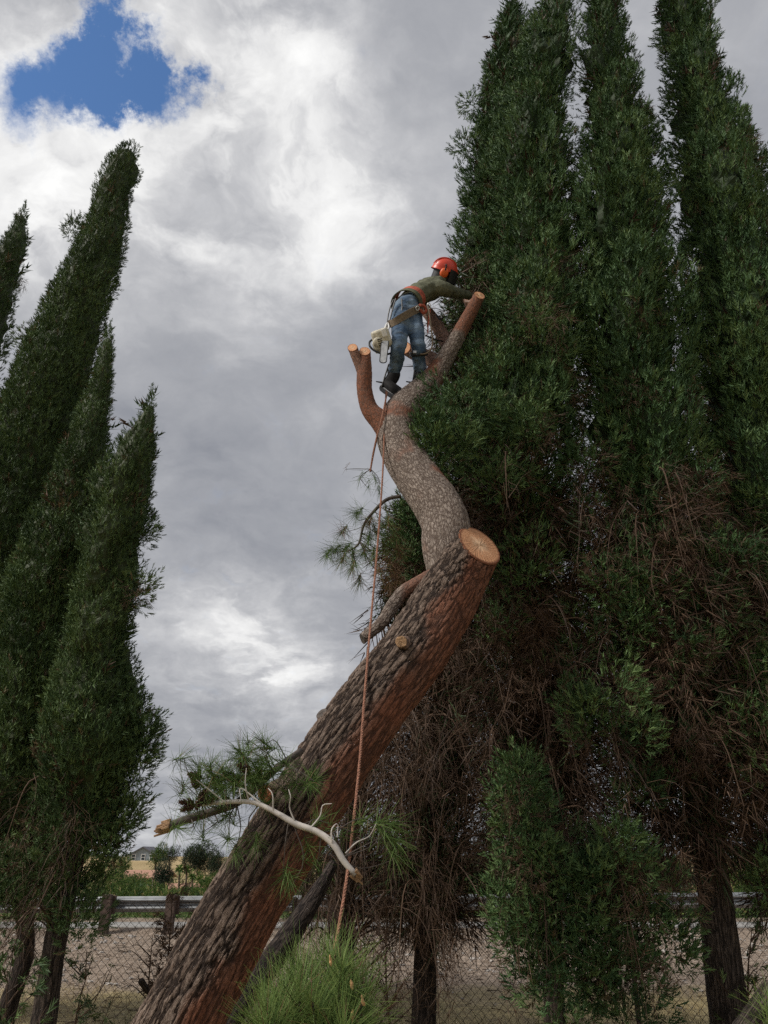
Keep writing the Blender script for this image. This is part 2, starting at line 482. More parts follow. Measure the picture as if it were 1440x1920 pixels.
def cut_mat():
    m, g = new_mat('fresh_cut_wood')
    at = g.n('ShaderNodeAttribute', attribute_name='cyl').outputs['Vector']
    wv = g.vmath('SUBTRACT', g.noise(at, 6.0, 3, 0.5, color=True), (0.5, 0.5, 0.5))
    p = g.vmath('ADD', at, g.vmath('SCALE', wv, scale=0.06))
    sp = g.n('ShaderNodeSeparateXYZ', {0: p})
    r = g.math('SQRT', g.math('ADD', g.math('POWER', sp.outputs[0], 2.0), g.math('POWER', sp.outputs[1], 2.0)))
    rings = g.math('SINE', g.math('MULTIPLY', r, 70.0))
    fine = g.noise(at, 26.0, 6, 0.7)
    c = g.mix(g.rng(rings, -1, 1), (0.50, 0.25, 0.13), (0.60, 0.34, 0.19))
    c = g.mix(g.rng(fine, 0.45, 0.75), c, (0.50, 0.20, 0.085))
    c = g.mix(g.rng(g.math('ADD', r, g.math('MULTIPLY', g.noise(at, 3.0, 4, .6), .8)), 1.0, 0.5), c, (0.66, 0.45, 0.285))
    c = g.mix(g.math('MULTIPLY', g.rng(g.noise(g.vmath('MULTIPLY', at, (2.2, 26, 1)), 1.0, 5, .65), .48, .68), .55), c, (0.40, 0.17, 0.08))
    c = g.mix(g.math('MULTIPLY', g.rng(g.noise(at, 4.5, 6, .7), .55, .68), .6), c, (0.30, 0.13, 0.065))
    c = g.mix(g.rng(g.math('ADD', r, g.math('MULTIPLY', fine, .16)), 0.93, 1.03), c, (0.20, 0.08, 0.042))
    saw = g.noise(g.vmath('MULTIPLY', at, (4, 40, 1)), 1.0, 3, 0.5)
    finish(g, c, 0.8, 0.2, bump=g.math('ADD', fine, saw), bstr=0.5, bdist=0.004)
    return m
M['cut'] = cut_mat()
M['white_wood'] = plain('peeled_branch', (0.50, 0.46, 0.42), 0.7, var=0.22, scale=14)
M['grey_wood'] = plain('grey_branch', (0.085, 0.070, 0.060), 0.8, var=0.4, scale=20)
M['cone'] = plain('pine_cone', (0.085, 0.045, 0.030), 0.7, var=0.4, scale=60)
M['bud'] = plain('pine_bud', (0.55, 0.33, 0.16), 0.7, var=0.3, scale=60)
M['torn'] = plain('torn_wood', (0.33, 0.205, 0.115), 0.85, var=0.45, scale=50)
M['rope'] = plain('climbing_rope', (0.30, 0.145, 0.095), 0.8, var=0.35, scale=90)
M['metal'] = plain('galvanised_steel', (0.27, 0.28, 0.285), 0.5, 0.5, 0.75, 0.2, 3.0, 0.05)
M['wood_post'] = plain('weathered_post', (0.085, 0.060, 0.048), 0.85, var=0.4, scale=9)
M['wire'] = plain('rusty_wire', (0.085, 0.060, 0.045), 0.75, var=0.5, scale=3)
M['post'] = plain('fence_post_steel', (0.07, 0.062, 0.055), 0.6, 0.4, 0.3, 0.3, 10)
M['skin'] = plain('skin', (0.33, 0.19, 0.13), 0.5, var=0.1)
M['orange'] = plain('orange_helmet_plastic', (0.62, 0.058, 0.026), 0.38, 0.5, var=0.08, scale=8, bstr=0.02)
M['muff'] = plain('orange_ear_muff', (0.80, 0.13, 0.025), 0.45, 0.4, var=0.08, scale=8, bstr=0.02)
M['black'] = plain('black_plastic', (0.016, 0.016, 0.018), 0.5, 0.4, var=0.2)
M['boot'] = plain('black_boot_leather', (0.014, 0.013, 0.013), 0.75, 0.15, var=0.4, scale=25)
M['strap'] = plain('olive_webbing', (0.165, 0.125, 0.085), 0.85, var=0.25, scale=40)
M['red_strap'] = plain('faded_red_webbing', (0.38, 0.095, 0.060), 0.85, var=0.3, scale=30)
M['green_pad'] = plain('olive_belt_pad', (0.10, 0.105, 0.065), 0.85, var=0.25, scale=40)
M['steel'] = plain('bar_steel', (0.50, 0.50, 0.49), 0.4, 0.5, 0.6, 0.25, 20, 0.05)
M['cream'] = plain('cream_saw_plastic', (0.55, 0.51, 0.40), 0.5, 0.4, var=0.25, scale=22)
M['asphalt'] = plain('asphalt', (0.30, 0.29, 0.275), 0.9, var=0.3, scale=20)
M['stone'] = plain('pale_stone', (0.36, 0.33, 0.30), 0.85, var=0.4, scale=1.3)

def shirt_mat():
    m, g = new_mat('olive_shirt')
    tc = g.n('ShaderNodeTexCoord').outputs['Object']
    a = g.noise(tc, 14, 4, .6); b = g.noise(g.vmath('MULTIPLY', tc, (18, 30, 30)), 1.0, 4, .6)
    finish(g, g.mix(g.rng(a, .3, .7), (0.095, 0.100, 0.065), (0.155, 0.158, 0.108)), 0.85, 0.15, bump=b, bstr=0.55, bdist=0.03)
    return m
def jean_mat():
    m, g = new_mat('worn_denim')
    tc = g.n('ShaderNodeTexCoord').outputs['Object']
    a = g.noise(tc, 5.5, 4, .6); b = g.noise(g.vmath('MULTIPLY', tc, (10, 10, 26)), 1.0, 4, .6)
    c = g.mix(g.rng(a, .38, .66), (0.050, 0.085, 0.14), (0.17, 0.235, 0.31))
    c = g.mix(g.math('MULTIPLY', g.rng(b, .52, .7), 0.4), c, (0.13, 0.115, 0.10))
    finish(g, c, 0.85, 0.15, bump=b, bstr=0.6, bdist=0.03)
    return m
M['shirt'] = shirt_mat(); M['jean'] = jean_mat()

def ground_mat():
    m, g = new_mat('dry_ground')
    ge = g.n('ShaderNodeNewGeometry').outputs['Position']
    sp = g.n('ShaderNodeSeparateXYZ', {0: ge})
    n1 = g.noise(ge, 0.55, 5, .6); n2 = g.noise(ge, 5.0, 7, .65); n3 = g.noise(ge, 32.0, 4, .6)
    dirt = g.mix(g.rng(n2, .3, .7), (0.205, 0.155, 0.115), (0.41, 0.325, 0.255))
    dirt = g.mix(g.rng(g.noise(ge, 13.0, 6, .7), .50, .70), dirt, (0.10, 0.075, 0.055))
    dirt = g.mix(g.rng(n3, .56, .70), dirt, (0.54, 0.49, 0.44))
    straw = g.mix(g.rng(n2, .3, .7), (0.24, 0.205, 0.10), (0.46, 0.37, 0.20))
    near = g.rng(g.math('ADD', sp.outputs[1], g.math('MULTIPLY', g.math('SUBTRACT', n1, .5), 5.0)), 12.4, 10.6)
    c = g.mix(g.math('MULTIPLY', near, g.rng(n2, .25, .6, .4, 1.0)), dirt, straw)
    hn = g.noise(ge, 0.05, 6, .65)
    gold = g.mix(g.rng(hn, .35, .65), (0.30, 0.225, 0.115), (0.43, 0.33, 0.18))
    scrub = g.mix(g.rng(n1, .3, .7), (0.05, 0.085, 0.03), (0.12, 0.15, 0.05))
    far = g.mix(g.rng(sp.outputs[1], 120.0, 145.0), scrub, gold)
    c = g.mix(g.rng(sp.outputs[1], 21.0, 24.0), c, far)
    hb = g.math('ADD', n2, g.math('MULTIPLY', n3, 0.4))
    finish(g, c, 0.95, 0.1, bump=hb, bstr=1.0, bdist=0.09)
    return m
M['ground'] = ground_mat()

# ------------------------------------------------------------------ ground
def sst(a, b, x):
    t = np.clip((x - a) / (b - a), 0, 1)
    return t * t * (3 - 2 * t)
def height(x, y):
    x = np.asarray(x, float); y = np.asarray(y, float)
    p = np.stack([x, y, np.zeros_like(x)], -1)
    z = 0.10 * fbm(p * 0.35, 4, 3) + 0.05 * fbm(p * 1.7, 4, 9) * sst(9, 12, y)
    z = z * (1 - sst(15, 18, y)) + 0.02 * sst(15, 18, y) + (0.085 + 0.02 * fbm(p * 3.1, 3, 33)) * sst(18.5, 18.95, y)
    z = z - 2.6 * sst(22, 40, y) - 2.4 * sst(40, 80, y)
    rise = sst(105, 250, y)
    crest = 5.6 - 2.2 * sst(-62, -34, x) + 0.8 * np.sin(x * 0.03)
    z = z + rise * crest
    z = z - 9 * sst(300, 480, y)
    z = z + 0.5 * fbm(p * 0.03, 4, 21) * sst(40, 90, y)
    return z
def build_ground():
    xs = np.concatenate([np.linspace(-900, -120, 14)[:-1], np.linspace(-120, -14, 54)[:-1], np.linspace(-14, 14, 110), np.linspace(14, 120, 54)[1:], np.linspace(120, 900, 14)[1:]])
    ys = np.concatenate([np.linspace(-60, 2, 20)[:-1], np.linspace(2, 22, 100), np.linspace(22, 320, 90)[1:], np.linspace(320, 2500, 16)[1:]])
    X, Y = np.meshgrid(xs, ys)
    Z = height(X, Y)
    n, m = X.shape
    v = np.stack([X, Y, Z], -1).reshape(-1, 3)
    i = np.arange(n - 1)[:, None] * m; j = np.arange(m - 1)[None]
    q = np.stack([i + j, i + j + 1, i + m + j + 1, i + m + j], -1).reshape(-1, 4)
    g = Geo(); g.add(v, None, q)
    tag(g.build('ground', M['ground'], smooth=True), kind='structure')
build_ground()
def zg(x, y): return float(height(np.array([x]), np.array([y]))[0])

def build_road():
    g = Geo()
    xs = np.linspace(-60, 60, 121)
    prof = [(19.1, 0.06), (19.15, 0.135), (19.3, 0.14), (19.6, 0.125), (20.6, 0.115), (20.7, -0.1)]
    v = np.array([[x, y, dz + (0.035 * mnoise.noise((x * 1.9, y, 0)) if y < 19.3 else 0)] for x in xs for (y, dz) in prof])
    k = len(prof)
    q = [[a * k + b, (a + 1) * k + b, (a + 1) * k + b + 1, a * k + b + 1] for a in range(len(xs) - 1) for b in range(k - 1)]
    g.add(v, None, np.array(q))
    tag(g.build('road', M['asphalt'], smooth=True), kind='structure')
build_road()

def build_ground_cover():
    rng = np.random.default_rng(5)
    # stones on the slope below the road
    g = Geo()
    bm = bmesh.new(); bmesh.ops.create_icosphere(bm, subdivisions=1, radius=1.0)
    bm.verts.ensure_lookup_table()
    bv = np.array([v.co for v in bm.verts]); bt = np.array([[v.index for v in f.verts] for f in bm.faces]); bm.free()
    n = 2300
    x = rng.uniform(-11, 12, n); y = 10.2 + 8.4 * rng.uniform(size=n) ** 0.6
    z = height(x, y)
    s = 0.012 + 0.035 * rng.uniform(size=n) ** 3.5
    jit = 1 + rng.normal(size=(n, len(bv), 1)) * 0.18
    sq = np.stack([rng.uniform(.8, 1.5, n), rng.uniform(.8, 1.3, n), rng.uniform(.45, .8, n)], -1)
    v = bv[None] * jit * sq[:, None] * s[:, None, None] + np.stack([x, y, z + s * 0.2], -1)[:, None]
    t = (np.arange(n)[:, None, None] * len(bv) + bt[None]).reshape(-1, 3)
    g.add(v.reshape(-1, 3), t, None)
    tag(g.build('gravel', M['stone']), 'pale grey gravel scattered over the bare slope below the guardrail', 'gravel', kind='stuff')
    # dry grass
    g = Geo()
    n = 8500
    x = rng.uniform(-8, 9, n); y = 5.2 + 7.0 * rng.uniform(size=n) ** 0.9
    keep = (fbm(np.stack([x, y, 0 * x], -1) * 0.8, 3, 40) + 0.24 - 0.5 * sst(8.5, 12.2, y)) > 0
    x, y = x[keep], y[keep]; n = len(x)
    st = np.stack([x, y, height(x, y) - 0.01], -1)
    d = np.stack([rng.normal(size=n) * .4, rng.normal(size=n) * .4, np.ones(n)], -1)
    green = (fbm(np.stack([x, y, 0 * x], -1) * 0.5, 2, 77) > 0.10)
    tint = np.stack([rng.uniform(size=n), np.where(green, rng.uniform(0, .5, n), 1.0), 0 * x], -1)
    strands(g, st, d, rng.uniform(.06, .24, n), rng, 0.9, 0.006, 2, 0.2, tint)
    tag(g.build('dry_grass', M['grass']), 'straw coloured and green grass along the foot of the chain link fence', 'grass', kind='stuff')
    # twig litter
    g = Geo()
    n = 900
    x = rng.uniform(-7, 8, n); y = rng.uniform(6, 17, n)
    st = np.stack([x, y, height(x, y) + .012], -1); a = rng.uniform(0, 6.28, n)
    strands(g, st, np.stack([np.cos(a), np.sin(a), 0 * a], -1), rng.uniform(.1, .5, n), rng, 0.0, 0.012, 3, 0.25)
    tag(g.build('twig_litter', M['twig']), 'small brown twigs lying on the bare ground', 'twigs', kind='stuff')
build_ground_cover()

# ------------------------------------------------------------------ guardrail
def build_guardrail():
    Y0 = 18.62
    root = empty('guardrail', (0, Y0, zg(-6, Y0)), 'galvanised road guardrail on dark wooden posts beyond the fence', 'guardrail')
    def rail_z(x): return 0.575 + 0.006 * (x + 6)
    prof = []
    for i in range(17):                          # W-beam section, 0.31 m tall
        t = i / 16.0
        prof.append((0.040 * math.cos(t * 4 * math.pi) , (t - 0.5) * 0.31))
    xs_posts = [-11.3, -9.25, P(197, 1720, Y0)[0] , P(318, 1720, Y0)[0] , -3.1, -1.1, 0.9, 2.9, 4.9, 6.9, 8.9, 10.9]
    edges = [-13.2, -7.35, -4.62, -0.4, 3.9, 8.2, 12.5]
    for a, b in zip(edges[:-1], edges[1:]):
        g = Geo()
        n = 2
        for side, dy in ((0, 0.0), (1, 0.006)):
            v = []
            for k in range(n):
                x = a + (b + 0.08 - a) * k / (n - 1)
                for (py, pz) in prof:
                    v.append((x, Y0 + 0.22 + py + dy + (0.006 if a in edges[::2] else 0), rail_z(x) + pz))
            q = [[j, j + 1, len(prof) + j + 1, len(prof) + j] for j in range(len(prof) - 1)]
            g.add(v, None, np.array(q) if side else np.array(q)[:, ::-1])
        r = g.build('rail_section', M['metal'], root, smooth=True)
    for i, x in enumerate(xs_posts):
        g = Geo(); zt = zg(x, Y0)
        add_box(g, (x, Y0, 0.27), (0.20, 0.15, 1.02), tint=(.5, 0, 0), bevel=0.012)
        p = g.build('post', M['wood_post'], root)
        g = Geo(); add_box(g, (x + 0.05, Y0 + 0.125, 0.575), (0.20, 0.10, 0.36), bevel=0.01)
        g.build('spacer_block', M['wood_post'], p)
        g = Geo(); add_ball(g, (x, Y0 + 0.205, 0.575), (0.018, 0.012, 0.018), sub=1)
        g.build('bolt', M['metal'], p)
build_guardrail()

# ------------------------------------------------------------------ distant things
def leaf_mass(g, c, rad, n, size, rng, dead=0.0, shell=0.55, up=0.35, lo=0.0, hi=1.0):
    d = norm(rng.normal(size=(n, 3)))
    r = shell + (1 - shell) * rng.uniform(size=(n, 1)) ** 0.6
    lump = 1 + 0.28 * fbm(d * 2.3 + np.asarray(c) * 3.1, 3, int(abs(c[0] * 7)) % 50)[:, None]
    p = np.asarray(c) + d * np.asarray(rad) * r * lump
    p[:, 2] = np.maximum(p[:, 2], c[2] - rad[2] * 0.9)
    z = d + np.array([0, 0, up]) + rng.normal(size=(n, 3)) * 0.5
    tone = np.clip(lo + (hi - lo) * (0.5 + 0.9 * fbm(p * (1.6 / max(rad)) * 2, 2, 5) + rng.normal(size=n) * .22), 0, 1)
    tint = np.stack([tone, (rng.uniform(size=n) < dead) * 1.0, 0 * tone], -1)
    k = rng.integers(0, 6, n)
    for i in range(6):
        s = k == i
        stamp(g, SPRAYS[i], p[s], z[s], size * rng.uniform(.7, 1.4, s.sum()), rng, tint[s])

def far_tree(name, px, pytop, pybot, Y, wpx, mat, label, cat, n=900, dead=0.0, lo=0.0, hi=1.0, seed=0, trunk=True, size=None):
    rng = np.random.default_rng(seed)
    top = P(px, pytop, Y); bot = P(px, pybot, Y); h = top[2] - bot[2]; w = wpx * mpp(px, pybot, Y) / 2
    zb = min(zg(bot[0], Y), bot[2])
    root = empty(name, (bot[0], Y, zb), label, cat)
    g = Geo()
    c0 = np.array([bot[0], Y, (top[2] + bot[2]) / 2])
    sz = size or max(0.10 * h, 0.12) * (0.9 if n < 1600 else 0.8)
    for i in range(7):
        c = c0 + np.array([rng.uniform(-.5, .5) * w, rng.uniform(-.4, .4) * w, rng.uniform(-.36, .40) * h])
        leaf_mass(g, c, (w * .55, w * .5, h * .30), n // 7, sz, rng, dead, 0.4, .4, lo, hi)
    leaf_mass(g, c0, (w * .8, w * .6, h * .46), n // 3, sz, rng, dead, 0.2, .4, lo, hi)
    g.build('crown', mat, root)
    if trunk:
        g = Geo()
        for k in range(3):
            a = rng.uniform(0, 6.28)
            add_tube(g, [(bot[0], Y, zb - .3), (bot[0], Y, bot[2] + h * .15), c0 + np.array([math.cos(a) * w * .5, math.sin(a) * w * .3, h * .2])], [0.05 * h, 0.04 * h, 0.012 * h], 6, 6)
        g.build('trunk', M['bark_far'], root)
    return root
M['bark_far'] = plain('far_trunk', (0.10, 0.075, 0.055), 0.9, var=0.3, scale=3)
M['stucco_pink'] = plain('pink_stucco', (0.50, 0.36, 0.27), 0.9, var=0.08, scale=2)
M['tile_red'] = plain('terracotta_tile', (0.40, 0.225, 0.16), 0.85, var=0.25, scale=4)
M['siding'] = plain('grey_blue_siding', (0.24, 0.28, 0.31), 0.8, var=0.08, scale=2)
M['roof_grey'] = plain('grey_shingle', (0.12, 0.12, 0.14), 0.9, var=0.2, scale=2)
M['trim'] = plain('white_trim', (0.75, 0.75, 0.74), 0.6, var=0.04)
M['window'] = plain('dark_window_glass', (0.03, 0.04, 0.05), 0.12, 0.6, var=0.1, bstr=0.0)

def gable_roof(g, x0, x1, y0, y1, ze, zr, over=0.4, axis='y', th=0.18):
    x0 -= over; x1 += over; y0 -= over; y1 += over
    for k in (0, 1):
        dz = -th * k
        if axis == 'y':
            xm = (x0 + x1) / 2
            v = [(x0, y0, ze + dz), (xm, y0, zr + dz), (xm, y1, zr + dz), (x0, y1, ze + dz), (x1, y0, ze + dz), (x1, y1, ze + dz)]
        else:
            ym = (y0 + y1) / 2
            v = [(x0, y0, ze + dz), (x0, ym, zr + dz), (x1, ym, zr + dz), (x1, y0, ze + dz), (x0, y1, ze + dz), (x1, y1, ze + dz)]
        q = [(0, 1, 2, 3), (1, 4, 5, 2)] if axis == 'y' else [(0, 3, 2, 1), (1, 2, 5, 4)]
        g.add(v, None, q)
    if axis == 'y':
        xm = (x0 + x1) / 2
        for y in (y0, y1):
            g.add([(x0, y, ze), (xm, y, zr), (xm, y, zr - th), (x0, y, ze - th), (x1, y, ze), (x1, y, ze - th)], None, [(0, 1, 2, 3), (1, 4, 5, 2)])
        for x in (x0, x1): g.add([(x, y0, ze), (x, y1, ze), (x, y1, ze - th), (x, y0, ze - th)], None, [(0, 1, 2, 3)])
    else:
        ym = (y0 + y1) / 2
        for x in (x0, x1):
            g.add([(x, y0, ze), (x, ym, zr), (x, ym, zr - th), (x, y0, ze - th), (x, y1, ze), (x, y1, ze - th)], None, [(0, 1, 2, 3), (1, 4, 5, 2)])
        for y in (y0, y1): g.add([(x0, y, ze), (x1, y, ze), (x1, y, ze - th), (x0, y, ze - th)], None, [(0, 1, 2, 3)])

def build_far():
    # blue-grey gabled house on the hill
    Y = 232.0
    ap = P(269, 1587, Y); w = 8.2
    x0, x1 = ap[0] - w / 2, ap[0] + w / 2; zb = zg(ap[0], Y) - .5; ze = ap[2] - 2.5
    r = empty('house', (ap[0], Y, zb), 'grey blue gabled house on the hill behind the left cypresses', 'house')
    g = Geo(); add_box(g, (ap[0], Y + 5, (zb + ze) / 2), (w, 10, ze - zb))
    g.add([(x0, Y, ze), (x1, Y, ze), (ap[0], Y, ap[2] - .25)], [(0, 1, 2)]); g.build('wall', M['siding'], r)
    g = Geo(); gable_roof(g, x0, x1, Y, Y + 10, ze, ap[2], .5, 'y', .25); g.build('roof', M['roof_grey'], r)
    for dx, dz in ((0.25, -2.75), (-2.4, -2.75), (2.6, -2.75)):
        g = Geo(); add_box(g, (ap[0] + dx, Y - .05, ap[2] + dz), (1.15, .12, 1.7)); wn = g.build('window', M['trim'], r)
        for k in (-1, 1):
            g = Geo(); add_box(g, (ap[0] + dx, Y - .10, ap[2] + dz + k * .38), (.88, .08, .62)); g.build('pane', M['window'], wn)
    # pink house with tiled roof
    Y = 150.0
    c = P(272, 1655, Y); top = P(272, 1632, Y)
    zb = zg(c[0], Y) - .4
    r = empty('house', (c[0], Y, zb), 'pink stucco house with a terracotta tile roof among the shrubs', 'house')
    ze = P(262, 1645, Y)[2]
    g = Geo(); add_box(g, (c[0] - .6, Y + 4, (zb + ze) / 2), (7.0, 8, ze - zb)); g.build('wall', M['stucco_pink'], r)
    g = Geo(); gable_roof(g, c[0] - 4.1, c[0] + 2.9, Y, Y + 8, ze, top[2], .6, 'x', .2); g.build('roof', M['tile_red'], r)
    for dx in (-1.2, 0.9):
        g = Geo(); add_box(g, (c[0] + dx, Y - .04, ze - .85), (.9, .1, 1.2)); wn = g.build('window', M['trim'], r)
        g = Geo(); add_box(g, (c[0] + dx, Y - .08, ze - .85), (.7, .08, 1.0)); g.build('pane', M['window'], wn)
    for dx in (-2.1, 2.2):
        g = Geo(); add_box(g, (c[0] + dx, Y - .5, (zb + ze) / 2), (.35, .35, ze - zb)); g.build('porch_column', M['stucco_pink'], r)
    Y = 138.0
    c = P(333, 1664, Y); zb = zg(c[0], Y) - .4; ze = P(333, 1665, Y)[2]
    r = empty('house', (c[0], Y, zb), 'low house roof in red tile half hidden beside the palms', 'house')
    g = Geo(); add_box(g, (c[0] + .6, Y + 3, (zb + ze) / 2), (6.5, 6, ze - zb)); g.build('wall', M['stucco_pink'], r)
    g = Geo(); gable_roof(g, c[0] - 2.65, c[0] + 3.85, Y, Y + 6, ze, P(333, 1657, Y)[2], .5, 'x', .2); g.build('roof', M['tile_red'], r)
    # trees on the hill and in front of it
    T = [('oak_tree', 372, 1582, 1636, 190, 74, M['oak'], 'broad dark oak on the crest of the golden hill', 3600, 1),
         ('oak_tree', 318, 1588, 1622, 196, 40, M['oak'], 'smaller dark oak left of the broad crest oak', 1600, 2),
         ('oak_tree', 408, 1594, 1640, 182, 40, M['oak'], 'dark oak against the leaning pine trunk on the hill crest', 2000, 3),
         ('shade_tree', 291, 1586, 1630, 176, 38, M['shrub'], 'green tree beside the grey blue house', 900, 4),
         ('shade_tree', 303, 1618, 1672, 118, 44, M['oak'], 'rounded grey green tree in front of the pink house', 1300, 5)]
    for nm, px, yt, yb, Y, w, mt, lab, n, sd in T: far_tree(nm, px, yt, yb, Y, w, mt, lab, 'tree', n, 0.03, 0.1, .9, sd)
    far_tree('shade_tree', 226, 1602, 1650, 165, 46, M['shrub'], 'yellow green tree beside the left cypresses', 'tree', 900, .15, .4, 1, 6)
    S = [(245, 1640, 1692, 64, 70, 'light green shrub below the pink house'), (195, 1630, 1700, 58, 90, 'pale green shrub behind the leftmost guardrail post'),
         (285, 1652, 1696, 60, 60, 'mid green shrub left of the second guardrail post'), (345, 1658, 1696, 66, 50, 'dark green shrub below the palms'),
         (392, 1640, 1696, 62, 64, 'bright green shrub next to the pine trunk on the slope'), (325, 1662, 1698, 54, 44, 'yellow flowering shrub right above the guardrail'),
         (265, 1664, 1700, 46, 44, 'bluish green shrub low between the two guardrail posts'), (368, 1668, 1700, 48, 46, 'olive shrub low beside the pine trunk')]
    for i, (px, yt, yb, Y, w, lab) in enumerate(S):
        far_tree('shrub', px, yt, yb, Y, w, M['shrub'], lab, 'shrub', 1500, .3 if 'yellow' in lab else .06, .25 if 'dark' not in lab else 0, 1.0 if 'dark' not in lab else .6, 20 + i, False)
    for i, (px, yt, yb, Y, w, lab) in enumerate([(1150, 1560, 1690, 34, 170, 'yellow green shrub seen left of the right hand cypress trunk'), (1395, 1590, 1695, 32, 150, 'yellow green shrub seen right of the right hand cypress trunk'), (880, 1610, 1700, 36, 240, 'dark green shrub seen between the cypress trunks'), (600, 1585, 1705, 28, 230, 'dark shrub behind the leaning pine and the guardrail')]):
        far_tree('shrub', px, yt, yb, Y, w, M['shrub'], lab, 'shrub', 1600, .1, .3 if 'yellow' in lab else 0.0, 1.0 if 'yellow' in lab else .5, 40 + i, False)
    # palms
    labs = ['tall fan palm beside the dark rounded tree', 'fan palm just right of the tall one', 'short fan palm at the middle of the palm row', 'stout fan palm second from the pine trunk', 'fan palm closest to the pine trunk']
    for i, (px, yt, yb) in enumerate([(337, 1622, 1662), (350, 1624, 1664), (361, 1638, 1668), (377, 1642, 1670), (390, 1645, 1670)]):
        rng = np.random.default_rng(60 + i); Y = 128 + 3 * i
        t = P(px, yt + 6, Y); b = P(px, yb, Y); zb = zg(b[0], Y)
        r = empty('palm_tree', (b[0], Y, min(zb, b[2])), labs[i], 'palm', 'palms on the hillside')
        g = Geo(); add_tube(g, [(b[0], Y, min(zb, b[2]) - .2), t], [.17, .13], 7); g.build('trunk', M['bark_far'], r)
        g = Geo()
        for k in range(34):
            a = rng.uniform(0, 6.28); e = rng.uniform(-.7, 1.2); L = rng.uniform(.7, 1.05)
            d = np.array([math.cos(a) * math.cos(e), math.sin(a) * math.cos(e), math.sin(e)])
            side = norm(np.cross(d, [0, 0, 1.0]))
            m = t + d * L * .55; tip = t + d * L + np.array([0, 0, -.3 * L])
            g.add([t, m + side * .17, tip, m - side * .17], None, [(0, 1, 2, 3)], tint=(rng.uniform(.3, .9), 0, 0))
        g.build('crown', M['shrub'], r)
    # unbroken roadside brush beyond the rail
    g = Geo(); rng = np.random.default_rng(90)
    for i in range(46):
        x = -15 + i * 0.68 + rng.uniform(-.3, .3); y = 21.5 + rng.uniform(-.4, 1.6)
        zt = zg(x, y); h = rng.uniform(.30, .55)
        leaf_mass(g, np.array([x, y, zt + h * .7]), (.75, .5, h), 130, .16, rng, .08, .3, .5, .1, .95)
    tag(g.build('roadside_brush', M['shrub']), 'low green brush growing along the far side of the guardrail', 'brush', kind='stuff')
    g = Geo(); rng = np.random.default_rng(91)
    for i in range(40):
        x = rng.uniform(-34, 46); y = rng.uniform(40, 105)
        zt = zg(x, y); h = rng.uniform(.6, 1.4) * y / 60
        leaf_mass(g, np.array([x, y, zt + h * .5]), (1.9 * h, 1.4 * h, h), 150, .16 * y / 40, rng, .15, .3, .5, .1, .95)
    for i in range(44):
        y = rng.uniform(62, 150); x = (rng.uniform(200, 420) - 720) / F * y * .915
        zt = zg(x, y); h = rng.uniform(.7, 1.3) * y / 75
        leaf_mass(g, np.array([x, y, zt + h * .6]), (1.2 * h, 1.0 * h, h), 120, .15 * y / 40, rng, .12, .3, .5, .15, 1.0)
    tag(g.build('valley_scrub', M['shrub']), 'green scrub covering the low ground before the hill', 'scrub', kind='stuff')
    g = Geo(); rng = np.random.default_rng(92)
    for i in range(26):
        x = -4 + i * 1.75 + rng.uniform(-.5, .5); y = 56 + rng.uniform(-3, 3)
        zt = zg(x, y); h = 5.2 + rng.uniform(-.7, .9)
        leaf_mass(g, np.array([x, y, zt + h * .45]), (1.8, 1.4, h * .55), 620, .55, rng, .05, .35, .5, .0, .7)
    tag(g.build('distant_wood', M['oak']), 'dark wood beyond the road behind the right hand cypress trunks', 'wood', kind='stuff')
build_far()

# ------------------------------------------------------------------ chain link fence
def build_fence():
    A = np.array([-7.6, 8.75]); B = np.array([8.2, 7.75]); L = np.linalg.norm(B - A); u = (B - A) / L
    def at(s): return A + u * s
    mid = at(L / 2)
    root = empty('chain_link_fence', (mid[0], mid[1], zg(*mid)), 'rusty chain link fence running behind the cypress trunks', 'fence')
    W = 0.082; H = 1.18; hz = 0.041
    g = Geo(); nr = int(H / hz)
    nwire = int(L / W * 2)
    sag = lambda s, z: 0.03 * math.sin(s * 1.3) * z
    ks = np.arange(int(L / W))
    for k in ks:
        s0 = k * W
        pts = []
        for i in range(nr + 1):
            s = s0 + (W / 2 + 0.003 if i % 2 else -0.003)
            x, y = at(s); z = i * hz
            pts.append((x, y + 0.025 * math.sin(s * 1.3 + z * 2) + (0.003 if i % 2 else -0.003), z + 0.03 + 0.012 * math.sin(s * .9)))
        pts = np.array(pts)
        x, y = at(s0); pts[:, 2] += zg(x, y)
        add_tube(g, pts, 0.0030, 3, None, None, False)
        pts2 = pts.copy()                            # the wire of the next column mirrors this one
        flip = np.array([W if i % 2 == 0 else 0.0 for i in range(nr + 1)])
        pts2[:, 0] += u[0] * flip; pts2[:, 1] += u[1] * flip + 0.004
        add_tube(g, pts2, 0.0030, 3, None, None, False)
    tag(g.build('wire_mesh', M['wire'], root), kind='stuff')
    for s in (0.4, 3.15, 6.75, 9.9, 12.55, 15.4):
        x, y = at(s); z = zg(x, y); g = Geo()
        add_tube(g, [(x, y + .04, z - .3), (x, y + .04, z + 1.22)], .024, 10)
        add_ball(g, (x, y + .04, z + 1.22), (.028, .028, .02), sub=2)
        g.build('fence_post', M['post'], root)
    g = Geo(); pts = [(at(s)[0], at(s)[1], zg(*at(s)) + 1.2 + .015 * math.sin(s * 2)) for s in np.linspace(0, L, 40)]
    add_tube(g, pts, .0026, 5); g.build('tension_wire', M['wire'], root)
build_fence()

